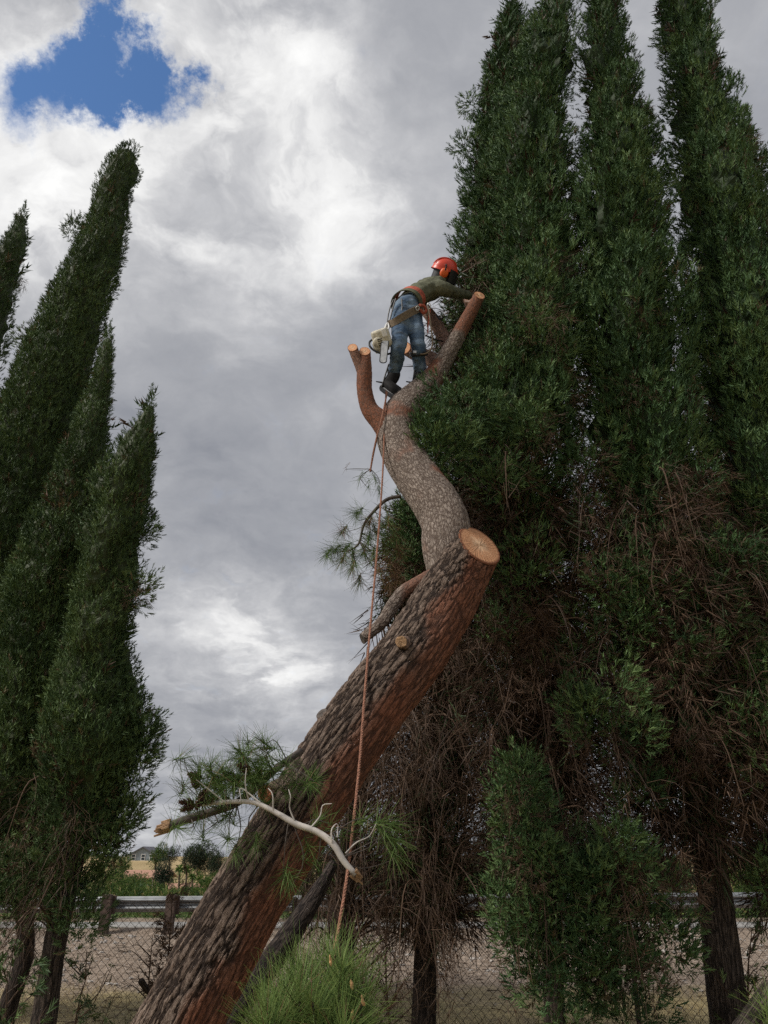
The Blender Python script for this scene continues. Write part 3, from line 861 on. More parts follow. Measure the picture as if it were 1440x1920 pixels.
# ------------------------------------------------------------------ cypress trees
def make_trunk(name, pts, radii, mat, parent, nseg=28, n=90, red=0.0, seed=0, lumpy=0.07, end_normal=None, cap1=True, redf=None):
    rows = catmull(np.hstack([np.asarray(pts, float), np.asarray(radii, float)[:, None]]), n)
    c = rows[:, :3]; r = np.maximum(rows[:, 3], 0.002)
    def lump(cyl, cc):
        a = cyl / np.maximum(r[:, None, None], 1e-4)
        q = np.stack([a[..., 0] * 1.1, a[..., 1] * 1.1, cyl[..., 2] * 2.2], -1)
        return lumpy * fbm(q, 3, seed)
    v, q, t, cy, ring = tube_arrays(c, r, nseg, True, cap1, end_normal, lump)
    g = Geo()
    rd = np.full(len(v), red) if redf is None else redf(v, cy)
    g.add(v, t, q, np.stack([np.full(len(v), .5), rd, np.zeros(len(v))], -1))
    o = g.build(name, mat, parent, smooth=True, attrs={'cyl': cy + np.array([seed * 3.7, seed * 1.3, seed * 2.1])})
    return o, ring, rows

def cypress(label, base, axis, Y, crown_y, r_trunk, seed, mat, dead_from=None, extra=(), dens=1.0, trunk_pts=None, trunk_mat=None,
            dead_limbs=0, dead_range=(0.6, 5.5), spray=0.098, fill=.6, sprigs=6, gap=0.0, clump=(0.12, 0.22), dead_reach=(0.6, 1.5), name='cypress_tree', light=0.0, shrink=0.15, bound=None, surf=0, amp=.07, freq=3.2, cut_y=None, core=.74, sspray=.066, zs=.6, lowfill=0):
    """axis: (x px, y px, half-width px) from the tip down; the tree stands at distance Y"""
    rng = np.random.default_rng(seed)
    bp = P(base[0], base[1], Y); bz = zg(bp[0], Y)
    tipp = P(axis[0][0], axis[0][1], Y)
    ax = np.array([list(P(x, y, Y)) + [h * mpp(x, y, Y), y] for (x, y, h) in axis])
    root = empty(name, (bp[0], Y, bz), label, 'cypress', 'cypress trees in the row')
    # trunk
    low = [(bp[0] + (bp[0] - ax[-1, 0]) * 0.15, Y, bz - .15), tuple(bp)] + [tuple(P(x, y, Y)) for (x, y) in (trunk_pts or [])]
    zl = low[-1][2]
    up = [tuple(a[:3]) for a in ax[::-1] if a[2] > zl + 0.5][:-1] + [tuple(tipp - np.array([0, 0, .25]))]
    pts = np.array(low + up); hz = (pts[:, 2] - bz) / max(tipp[2] - bz, .1)
    rad = r_trunk * np.clip(1.0 - 0.93 * hz, .05, 1) * (1 + 0.5 * np.clip(.05 - hz, 0, 1) * 6)
    make_trunk('trunk', pts, rad, trunk_mat or M['bark_cyp'], root, 24, 150, 0.15, seed)
    tz = pts[:, 2]; order = np.argsort(tz)
    def trunk_at(z): return np.stack([np.interp(z, tz[order], pts[order, 0]), np.interp(z, tz[order], pts[order, 1]), z], -1)
    # crown: plumes sitting on an uneven tapering column
    A = catmull(ax, 240); A = A[np.argsort(A[:, 2])]
    zz = A[:, 2]; cum = np.concatenate([[0], np.cumsum(np.maximum(A[:-1, 3], .03) * np.diff(zz))]); cum = cum / cum[-1]
    area = 2 * math.pi * np.sum(np.maximum(A[:-1, 3], .03) * np.diff(zz))
    nc = int(area / (math.pi * np.mean(clump) ** 2) * 1.30 * dens)
    z = np.interp(rng.uniform(size=nc), cum, zz)
    az = rng.uniform(0, 2 * math.pi, nc)
    back = (np.sin(az) > .35) & (rng.uniform(size=nc) > .30)
    R = np.interp(z, zz, A[:, 3]); cx = np.interp(z, zz, A[:, 0]); ypx = np.interp(z, zz, A[:, 4])
    out = np.stack([np.cos(az), np.sin(az), 0 * az], -1)
    lumpn = fbm(np.stack([np.cos(az) * 1.3, np.sin(az) * 1.3, z * 0.9], -1) + seed, 3, seed)
    keep = np.ones(nc, bool)
    gapz = gap if dead_from is None else gap + .22 * sst(dead_from[1] - 150, dead_from[1] + 150, ypx)
    if gap > 0: keep = fbm(np.stack([np.cos(az) * 1.6, np.sin(az) * 1.6, z * 1.3], -1) + 5 + seed, 2, seed + 3) > (-0.38 + gapz)
    keep &= ~back
    if surf and dead_from is not None: keep &= (rng.uniform(size=nc) < .38) | (ypx > dead_from[1] - 420)
    R = np.maximum(R * (0.96 + 0.24 * lumpn) - np.minimum(shrink, R * .34), R * .3)
    depth_in = rng.uniform(0.70, 1.0, nc)
    cc = np.stack([cx, np.full(nc, Y), z], -1) + out * (R * depth_in)[:, None]
    cr = rng.uniform(*clump, nc) * np.clip(R / 0.35, .35, 1.15)
    deadp = np.zeros(nc)
    if dead_from is not None:
        deadp = np.clip((ypx - dead_from[0]) / (dead_from[1] - dead_from[0]), 0, dead_from[2])
    isdead = rng.uniform(size=nc) < deadp + 0.025
    cc, cr, out, isdead, nrm_in = cc[keep], cr[keep], out[keep], isdead[keep], depth_in[keep]
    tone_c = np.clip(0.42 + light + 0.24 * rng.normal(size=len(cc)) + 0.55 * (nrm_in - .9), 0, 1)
    # extra masses that the photo shows as separate tufts
    ecs = []
    for (x, y, Ye, rpx, dd) in extra:
        c0 = P(x, y, Ye); rr = rpx * mpp(x, y, Ye); m = int(5 + 22 * (rr / .3) ** 2)
        d = norm(rng.normal(size=(m, 3)) + np.array([0, -.25, .15])); pos = c0 + d * rr * rng.uniform(.3, 1.2, (m, 1)) * np.array([1, .9, 1.15])
        ecs.append((pos, rng.uniform(.07, .20, m), norm(d * np.array([1, 1, .2])), rng.uniform(size=m) < dd, np.clip(.5 + light + .2 * rng.normal(size=m), 0, 1)))
    if ecs:
        cc = np.vstack([cc] + [e[0] for e in ecs]); cr = np.concatenate([cr] + [e[1] for e in ecs]); out = np.vstack([out] + [e[2] for e in ecs])
        isdead = np.concatenate([isdead] + [e[3] for e in ecs]); tone_c = np.concatenate([tone_c] + [e[4] for e in ecs])
    per = np.maximum((30 * (cr / .13) ** 2).astype(int), 8)
    idx = np.repeat(np.arange(len(cc)), per); n = len(idx)
    plume = norm(out[idx] * 0.55 + np.array([0, 0, 1.0]) + rng.normal(size=(n, 3)) * .12)
    d = norm(rng.normal(size=(n, 3)) + out[idx] * 0.7 + np.array([0, 0, .3]))
    rad = cr[idx] * (.5 + .5 * rng.uniform(0, 1.0, n) ** 0.6)
    along = rng.uniform(-.5, .6, n)
    pos = cc[idx] + d * rad[:, None] + plume * (along * cr[idx] * 0.9)[:, None]
    zd = plume * 0.75 + d * 0.95 + rng.normal(size=(n, 3)) * .25
    dd = isdead[idx]
    zd = np.where(dd[:, None], d * .5 + np.array([0, 0, -.6]) + rng.normal(size=(n, 3)) * .5, zd)
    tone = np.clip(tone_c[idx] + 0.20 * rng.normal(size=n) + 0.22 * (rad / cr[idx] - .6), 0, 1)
    tint = np.stack([tone, np.where(dd, 1.0, (rng.uniform(size=n) < .04) * .8), 0 * tone], -1)
    g = Geo(); k = rng.integers(0, 6, n)
    sz = spray * rng.uniform(.7, 1.35, n) * np.clip(cr[idx] / .12, .6, 1.0)
    for i in range(6):
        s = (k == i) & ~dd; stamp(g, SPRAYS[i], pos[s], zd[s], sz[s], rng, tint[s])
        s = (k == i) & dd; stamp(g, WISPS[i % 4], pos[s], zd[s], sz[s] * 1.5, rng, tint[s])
    # dense outer foliage: an uneven billowing skin of small upright sprays
    def billow(az_, z_, R_):
        pp = np.stack([np.cos(az_) * np.maximum(R_, .12) * freq, np.sin(az_) * np.maximum(R_, .12) * freq, z_ * freq * zs], -1) + seed * 7.3
        n1 = 2.6 * np.abs(vnoise(pp, seed)); n2 = 2.6 * np.abs(vnoise(pp * 2.3 + 9, seed + 1))
        return (.62 * n1 + .38 * n2 - .85) * np.clip(R_ / .25, .12, 1.0)
    if surf:
        ns = int(area * surf)
        z = np.interp(rng.uniform(size=ns), cum, zz); az = rng.uniform(0, 6.283, ns)
        yp = np.interp(z, zz, A[:, 4])
        kp = ~((np.sin(az) > .3) & (rng.uniform(size=ns) > .3))
        if cut_y: kp &= (yp < cut_y) | (rng.uniform(size=ns) < .28)
        if dead_from is not None:
            kp &= rng.uniform(size=ns) > sst(dead_from[1] - 450, dead_from[1] - 50, yp)
        if gap > 0: kp &= fbm(np.stack([np.cos(az) * 1.6, np.sin(az) * 1.6, z * 1.3], -1) + 5 + seed, 2, seed + 3) > (-.42 + gap)
        z, az = z[kp], az[kp]; ns = len(z)
        R0 = np.interp(z, zz, A[:, 3]); cx = np.interp(z, zz, A[:, 0])
        bl = billow(az, z, R0)
        deep = rng.uniform(size=ns) ** 2.2
        R = np.maximum(R0 * .93 + amp * bl - .035 * np.clip(R0 / .3, .2, 1), .25 * R0) * (1 - .22 * deep)
        o = np.stack([np.cos(az), np.sin(az), 0 * az], -1)
        pos = np.stack([cx, np.full(ns, Y), z], -1) + o * R[:, None]
        tone = np.clip(.46 + light + .20 * rng.normal(size=ns) + .60 * fbm(pos * 2.6, 2, seed + 7), 0, 1)
        yp = np.interp(z, zz, A[:, 4]); dp = .03 if dead_from is None else .03 + .30 * sst(dead_from[0], dead_from[1], yp)
        tint = np.stack([tone, np.where(fbm(pos * 1.7, 3, seed + 17) + .12 * rng.normal(size=ns) > .62 - dp, .85, (rng.uniform(size=ns) < .02) * .8), 0 * tone], -1)
        zd = o * .62 + np.array([0, 0, .95]) + rng.normal(size=(ns, 3)) * .30
        sz = sspray * rng.uniform(.65, 1.4, ns) * np.clip(.7 + R0, .75, 1.25)
        k = rng.integers(0, 6, ns)
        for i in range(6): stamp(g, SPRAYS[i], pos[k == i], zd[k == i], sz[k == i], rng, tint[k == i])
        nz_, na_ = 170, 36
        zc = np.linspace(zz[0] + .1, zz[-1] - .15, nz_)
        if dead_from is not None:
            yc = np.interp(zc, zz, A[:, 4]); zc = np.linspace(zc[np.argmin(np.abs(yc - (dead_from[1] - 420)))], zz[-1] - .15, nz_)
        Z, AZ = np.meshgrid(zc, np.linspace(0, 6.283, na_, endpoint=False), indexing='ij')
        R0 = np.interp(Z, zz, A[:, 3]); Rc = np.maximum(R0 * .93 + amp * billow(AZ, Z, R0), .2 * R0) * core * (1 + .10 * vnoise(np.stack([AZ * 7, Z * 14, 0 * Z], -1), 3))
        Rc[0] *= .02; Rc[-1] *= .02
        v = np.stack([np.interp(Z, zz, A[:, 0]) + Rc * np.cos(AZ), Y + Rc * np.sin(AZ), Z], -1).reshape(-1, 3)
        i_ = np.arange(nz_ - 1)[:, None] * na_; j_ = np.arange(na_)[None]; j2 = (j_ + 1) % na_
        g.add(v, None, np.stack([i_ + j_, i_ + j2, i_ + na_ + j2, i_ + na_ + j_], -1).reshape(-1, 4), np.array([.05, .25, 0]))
    # inner twiggy foliage
    nf = int(area * 130 * fill)
    if nf:
        z = np.interp(rng.uniform(size=nf), cum, zz); az = rng.uniform(0, 6.283, nf)
        R = np.interp(z, zz, A[:, 3]) * rng.uniform(.10, .70, nf); cx = np.interp(z, zz, A[:, 0])
        o = np.stack([np.cos(az), np.sin(az), 0 * az], -1)
        pos = np.stack([cx, np.full(nf, Y), z], -1) + o * R[:, None]
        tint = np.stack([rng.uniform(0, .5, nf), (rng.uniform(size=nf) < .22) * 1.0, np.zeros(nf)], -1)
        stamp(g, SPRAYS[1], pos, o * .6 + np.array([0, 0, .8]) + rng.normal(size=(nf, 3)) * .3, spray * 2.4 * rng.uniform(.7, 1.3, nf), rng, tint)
    # withered foliage still hanging in the lower crown
    if lowfill:
        sel = A[:, 4] > dead_from[1] - 380; zs_ = zz[sel]
        z = rng.uniform(zs_[0], zs_[-1], lowfill); az = rng.uniform(0, 6.283, lowfill)
        R = (np.interp(z, zz, A[:, 3]) + .08) * rng.uniform(.05, 1.15, lowfill); cx = np.interp(z, zz, A[:, 0])
        o = np.stack([np.cos(az), np.sin(az), 0 * az], -1)
        pos = np.stack([cx, np.full(lowfill, Y), z], -1) + o * R[:, None]
        kp = fbm(pos * 1.5, 3, seed + 31) > -.22
        pos, o = pos[kp], o[kp]; nl = len(pos)
        dg = np.where(rng.uniform(size=nl) < .84, 1.0, .25)
        tint = np.stack([np.where(dg > .5, rng.uniform(0, .7, nl), rng.uniform(0, .3, nl)), dg, np.zeros(nl)], -1)
        zd = o * .5 + np.array([0, 0, -.55]) + rng.normal(size=(nl, 3)) * .5
        for i in range(4): stamp(g, WISPS[i], pos[i::4], zd[i::4], .30 * rng.uniform(.6, 1.3, len(pos[i::4])), rng, tint[i::4])
    # sprigs standing out of the outline
    for s in range(sprigs):
        j = rng.integers(0, len(cc)); m = 14
        dirs = norm(out[j] * 1.0 + np.array([0, 0, .8]) + rng.normal(size=3) * .2)
        t = rng.uniform(0, .30, (m, 1)); pos = cc[j] + out[j] * cr[j] * .7 + dirs * t
        stamp(g, SPRAYS[s % 6], pos, dirs + rng.normal(size=(m, 3)) * .4, spray * .8 * np.ones(m), rng, np.tile([.4, 0, 0], (m, 1)))
    # leading shoot
    m = 40; t = np.linspace(0, 1, m)
    pos = tipp + np.array([0, 0, -.35]) + np.outer(t, [0.0, 0, .45]) + rng.normal(size=(m, 3)) * (.045 * (1 - t))[:, None]
    stamp(g, SPRAYS[0], pos, np.array([0, 0, 1.0]) + rng.normal(size=(m, 3)) * .35, spray * .8 * np.ones(m), rng, np.tile([.45, 0, 0], (m, 1)))
    g.build('crown', mat, root)
    # limbs rising inside the crown and dead limbs below it
    g = Geo()
    for b in range(40):
        zb = rng.uniform(bz + .28 * (zz[-1] - bz), bz + .74 * (zz[-1] - bz)); a = rng.uniform(0, 6.283)
        s0 = trunk_at(np.array(zb)); Rz = np.interp(zb + 1.1, zz, A[:, 3])
        e = s0 + np.array([math.cos(a) * Rz * .6, math.sin(a) * Rz * .6, rng.uniform(.4, .8)])
        add_tube(g, [s0, s0 * .5 + e * .5 + np.array([math.cos(a), math.sin(a), 0]) * Rz * .12, e], [.018, .012, .004], 5, 6, (rng.uniform(), 1, 0))
    st = []; dr = []
    for b in range(dead_limbs):
        zb = rng.uniform(*dead_range) + bz; a = rng.uniform(0, 6.283); L = rng.uniform(*dead_reach)
        o = np.array([math.cos(a), math.sin(a), 0.0])
        s0 = trunk_at(np.array(zb))
        if bound is not None:
            tipq = s0 + o * L * 1.05
            for _ in range(12):
                rel = tipq - EYE; fwd = rel[1] * math.cos(PITCH) + rel[2] * math.sin(PITCH); upw = -rel[1] * math.sin(PITCH) + rel[2] * math.cos(PITCH)
                xx = 720 + F * rel[0] / fwd; yy = 960 - F * upw / fwd
                lim = np.interp(yy + 30, [b_[0] for b_ in bound[1]], [b_[1] for b_ in bound[1]])
                if (bound[0] == 'min' and xx > lim + 25) or (bound[0] == 'max' and xx < lim - 25): break
                a = rng.uniform(0, 6.283); L *= .9; o = np.array([math.cos(a), math.sin(a), 0.0]); tipq = s0 + o * L * 1.05
        p1 = s0 + o * L * .40 + np.array([0, 0, L * rng.uniform(.15, .5)])
        p2 = s0 + o * L * .85 + np.array([0, 0, L * rng.uniform(-.05, .45)])
        p3 = s0 + o * L * 1.05 + np.array([0, 0, -L * rng.uniform(.1, .55)])
        r0 = rng.uniform(.007, .014)
        row = catmull(np.array([s0, p1, p2, p3]), 14)
        add_tube(g, row, np.linspace(r0, .002, 14), 5, None, (rng.uniform(), 1, 0))
        m = int(10 + 14 * L)
        ii = rng.integers(4, 14, m); st.append(row[ii] + rng.normal(size=(m, 3)) * .02)
        dr.append(o * .5 + rng.normal(size=(m, 3)) * .55 + np.array([0, 0, -.15]))
    if st:
        st = np.vstack(st); dr = np.vstack(dr); n = len(st)
        strands(g, st, dr, rng.uniform(.14, .40, n), rng, 1.5, rng.uniform(.003, .0065, n), 3, .22)
        w = rng.integers(0, n, int(n * .6)); m = len(w)
        strands(g, st[w] + norm(dr[w]) * rng.uniform(.05, .25, (m, 1)) + np.array([0, 0, -.05]), dr[w] * .4 + rng.normal(size=(m, 3)) * .6 + np.array([0, 0, -.5]), rng.uniform(.10, .28, m), rng, 1.2, .003, 2, .3)
        w = rng.integers(0, n, int(n * .22)); m = len(w)
        for i in range(4):
            s = w[i::4]
            stamp(g, WISPS[i], st[s] + rng.normal(size=(len(s), 3)) * .08 + np.array([0, 0, -.08]), np.array([0, 0, -1.0]) + rng.normal(size=(len(s), 3)) * .4, .15 * rng.uniform(.7, 1.5, len(s)), rng, np.stack([rng.uniform(size=len(s)), np.ones(len(s)), np.zeros(len(s))], -1))
    g.build('dead_branches' if dead_limbs else 'branches', M['twig'], root)
    return root

C, CR = M['cypress'], M['cypress_r']
LB = ('max', [(1200, 250), (1400, 265), (1500, 235), (1650, 195), (1750, 150), (1900, 140)])
RB = ('min', [(800, 800), (900, 745), (1130, 725), (1190, 850), (1300, 750), (1450, 625), (1600, 530), (1700, 480), (1900, 470)])
cypress('cypress cut off by the left edge, only its leaning tip showing', (-330, 1900),
        [(46, 390, 4), (22, 470, 30), (-22, 570, 52), (-70, 700, 76), (-130, 900, 105), (-200, 1200, 125), (-280, 1600, 120)], 9.3, None, .14, 1, C, dens=.10, fill=.05, sprigs=2, surf=800, cut_y=600)
cypress('tallest of the left cypresses, with a smooth rounded tip', (-190, 1900),
        [(243, 276, 17), (232, 312, 30), (206, 400, 41), (186, 470, 50), (152, 560, 62), (124, 640, 72), (92, 740, 84), (60, 850, 98), (0, 1050, 125), (-60, 1300, 140), (-110, 1600, 130)], 8.7, None, .16, 2, C, fill=.1, sprigs=1, dens=.10, shrink=.16, spray=.07, surf=950, cut_y=1150, core=.74,
        extra=[(142, 432, 8.6, 5, 0), (134, 427, 8.6, 4, 0), (66, 640, 8.6, 14, 0)])
cypress('middle left cypress with a narrow point, thin dark trunk at the left edge', (12, 1900),
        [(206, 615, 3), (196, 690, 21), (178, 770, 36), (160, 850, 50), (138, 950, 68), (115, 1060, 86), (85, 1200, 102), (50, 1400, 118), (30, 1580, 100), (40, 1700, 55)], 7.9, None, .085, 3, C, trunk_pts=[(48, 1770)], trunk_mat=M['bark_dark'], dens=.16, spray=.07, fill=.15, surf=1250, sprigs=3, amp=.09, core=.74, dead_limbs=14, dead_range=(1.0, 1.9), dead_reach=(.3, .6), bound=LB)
cypress('shortest left cypress, nearest the pine, on a bare grey trunk', (84, 1900),
        [(283, 737, 3), (273, 800, 21), (253, 870, 42), (228, 950, 55), (207, 1050, 60), (192, 1150, 72), (182, 1250, 76), (180, 1340, 104), (170, 1420, 106), (156, 1500, 92), (142, 1600, 86), (128, 1680, 60), (118, 1740, 34)], 7.2, None, .105, 4, C, trunk_pts=[(105, 1760)],
        extra=[(60, 1650, 7.3, 60, .25), (20, 1690, 7.3, 60, .15), (155, 1730, 7.1, 34, 0), (212, 1590, 7.1, 22, 0), (258, 1345, 7.1, 26, 0), (262, 1390, 7.1, 22, 0), (245, 1440, 7.1, 24, .1), (236, 1520, 7.1, 22, .1), (214, 1550, 7.1, 22, .1), (262, 1000, 7.15, 12, 0), (250, 1110, 7.1, 16, .1)], dead_limbs=34, dead_range=(.9, 2.2), dead_reach=(.25, .6), bound=LB, dens=.45, spray=.075, fill=.3, surf=1250, amp=.12, gap=.07, dead_from=(1250, 2000, .2))

cypress('thin dark cypress behind the climber, its left side ragged against the sky', (795, 1890),
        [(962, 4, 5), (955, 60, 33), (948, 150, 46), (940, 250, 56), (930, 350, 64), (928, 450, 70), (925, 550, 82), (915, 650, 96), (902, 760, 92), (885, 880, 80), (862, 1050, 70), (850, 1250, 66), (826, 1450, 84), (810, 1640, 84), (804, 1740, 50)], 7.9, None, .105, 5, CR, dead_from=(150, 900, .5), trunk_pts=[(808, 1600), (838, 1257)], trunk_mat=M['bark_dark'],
        extra=[(884, 190, 7.8, 12, 0), (874, 268, 7.8, 10, 0), (800, 1005, 7.6, 50, .2), (770, 960, 7.6, 34, .2), (775, 1080, 7.6, 44, .6)],
        dead_limbs=130, dead_range=(.9, 4.4), dead_reach=(.5, 1.3), bound=RB, sprigs=18, gap=.12, fill=1.0, dens=.85, spray=.08, surf=700, sspray=.074, amp=.22, freq=2.8, zs=.7, core=.55, lowfill=5000)
cypress('green cypress right beside the climber, a full skirt of foliage low down', (1040, 1900),
        [(1037, -12, 6), (1031, 40, 38), (1021, 100, 52), (1013, 200, 60), (1006, 300, 70), (1000, 400, 80), (1004, 500, 88), (1000, 600, 108), (992, 700, 116), (985, 800, 118), (990, 890, 96), (990, 1000, 92), (995, 1150, 90), (1006, 1300, 84), (1018, 1440, 80), (1030, 1600, 84)], 7.3, None, .085, 6, CR, dead_from=(450, 1250, .4), trunk_pts=[(1015, 1420), (972, 1080), (975, 870)],
        extra=[(872, 770, 6.55, 42, .05), (835, 820, 6.45, 40, .0), (800, 815, 6.45, 26, 0), (815, 860, 6.5, 26, 0), (905, 850, 6.7, 40, .1), (935, 900, 6.7, 34, .1), (925, 690, 6.8, 44, .2), (990, 790, 6.6, 50, .25), (1010, 640, 6.7, 55, .4),
               (1125, 1350, 6.5, 62, .05), (1105, 1310, 6.5, 32, 0), (980, 1480, 6.5, 38, .05), (985, 1540, 6.5, 42, .15), (975, 1640, 6.5, 46, .05), (960, 1700, 6.5, 40, .05), (1040, 1640, 6.5, 70, .15), (1130, 1640, 6.5, 72, .1), (1190, 1700, 6.5, 68, .15),
               (1060, 1720, 6.5, 85, .05), (1000, 1760, 6.5, 60, .1), (1110, 1780, 6.5, 85, .1), (1050, 1840, 6.5, 70, .1), (1150, 1850, 6.5, 66, .15), (1240, 1770, 6.5, 46, .2), (1250, 1660, 6.5, 40, .6),
               (990, 1090, 6.9, 50, .5), (960, 1180, 6.9, 50, .5), (1010, 1250, 6.9, 50, .6), (1090, 1130, 7.0, 46, .6), (1130, 1190, 7.0, 44, .6), (1080, 1230, 7.0, 44, .7), (1160, 1280, 7.0, 40, .6)],
        dead_limbs=130, dead_range=(1.2, 4.6), dead_reach=(.5, 1.3), fill=.5, light=.06, gap=.04, dens=.85, spray=.085, surf=660, sspray=.08, amp=.30, freq=2.6, zs=.6, core=.56, lowfill=6200)
cypress('tall cypress second from the right edge, on a thick bare trunk low right', (1368, 1905),
        [(1122, -180, 8), (1128, -80, 30), (1129, 0, 38), (1138, 100, 48), (1148, 200, 60), (1158, 300, 72), (1165, 420, 92), (1172, 550, 100), (1188, 700, 118), (1205, 850, 122), (1225, 980, 112), (1250, 1150, 112), (1272, 1350, 104), (1290, 1500, 92), (1300, 1610, 60)], 7.2, None, .150, 7, CR, dead_from=(550, 1350, .4), trunk_pts=[(1338, 1660), (1310, 1480), (1290, 1150)],
        extra=[(1330, 1060, 6.8, 60, .15), (1120, 1000, 6.9, 48, .3), (1180, 1180, 6.8, 46, .4), (1230, 1240, 6.8, 40, .8), (1270, 1080, 6.8, 50, .9), (1100, 880, 6.9, 48, .3), (1300, 940, 6.8, 46, .9), (1230, 1120, 6.7, 44, .2), (1340, 1180, 6.7, 44, .2), (1160, 1080, 6.7, 40, .2), (1260, 1400, 6.7, 36, .6), (1200, 1480, 6.7, 34, .5), (1290, 1250, 6.7, 34, .3)],
        dead_limbs=140, dead_range=(2.0, 4.6), dead_reach=(.5, 1.3), fill=.5, gap=.03, dens=.85, spray=.085, surf=660, sspray=.08, amp=.28, freq=2.6, zs=.6, core=.56, lowfill=5600)
cypress('rightmost tall cypress filling the right edge with bright green plumes', (1600, 1900),
        [(1252, -200, 10), (1258, -80, 34), (1266, 0, 42), (1296, 100, 58), (1320, 200, 68), (1344, 300, 82), (1362, 420, 104), (1388, 550, 118), (1415, 700, 138), (1440, 900, 140), (1470, 1100, 130), (1500, 1350, 125), (1530, 1550, 115), (1550, 1700, 90)], 7.4, None, .15, 8, CR, dead_from=(600, 1500, .35),
        extra=[(1385, 1330, 6.8, 58, .1), (1420, 1260, 6.8, 46, .1), (1400, 1090, 6.9, 60, .1), (1420, 1400, 6.8, 50, .4), (1390, 1180, 6.9, 50, .5), (1425, 1640, 6.9, 26, .1)],
        dead_limbs=110, dead_range=(2.0, 4.4), dead_reach=(.6, 1.5), fill=.4, light=.08, gap=.03, dens=.45, spray=.09, surf=560, sspray=.086, amp=.32, freq=2.4, zs=.6, core=.56, lowfill=5000)
cypress('mostly dead low cypress standing behind the leaning pine', (640, 1890),
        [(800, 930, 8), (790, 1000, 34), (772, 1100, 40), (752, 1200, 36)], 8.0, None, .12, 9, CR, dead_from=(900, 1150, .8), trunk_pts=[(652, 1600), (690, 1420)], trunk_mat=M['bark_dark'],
        dead_limbs=170, dead_range=(.7, 2.9), dead_reach=(.5, 1.3), bound=RB, fill=.5, lowfill=2200)

# ------------------------------------------------------------------ the leaning pine
def ring_cap(name, ring, parent, seed, mat=None, proud=0.004):
    """sawn face over the end ring of a limb"""
    c = ring.mean(0); n = len(ring)
    nn = norm(np.cross(ring[n // 4] - c, ring[n // 2] - c))
    if nn @ (c - EYE) > 0: nn = -nn
    rows = [0.0, .3, .6, .85, .965, 1.0]
    v = []; cy = []
    for k, f in enumerate(rows):
        lift = proud if f < 1 else -0.004
        rag = 1 + .018 * np.array([mnoise.noise((j * .9, f * 3, seed)) for j in range(n)])
        for j in range(n):
            v.append(c + (ring[j] - c) * f * (rag[j] if f > .9 else 1) + nn * (lift + .003 * mnoise.noise((j * .7, f * 9, seed))))
            a = 2 * math.pi * j / n; cy.append((f * math.cos(a), f * math.sin(a), seed))
    q = [[k * n + j, k * n + (j + 1) % n, (k + 1) * n + (j + 1) % n, (k + 1) * n + j] for k in range(len(rows) - 1) for j in range(n)]
    g = Geo(); g.add(v, None, q)
    return g.build(name, mat or M['cut'], parent, attrs={'cyl': cy})

def imgdir(rx, uy, tz): return norm(CAMX * rx + CAMU * uy + CAMZ * tz)

def px_path(rows):
    """(x px, y px, distance, width px) -> points, radii"""
    return [P(x, y, Y) for (x, y, Y, w) in rows], [w * mpp(x, y, Y) / 2 for (x, y, Y, w) in rows]

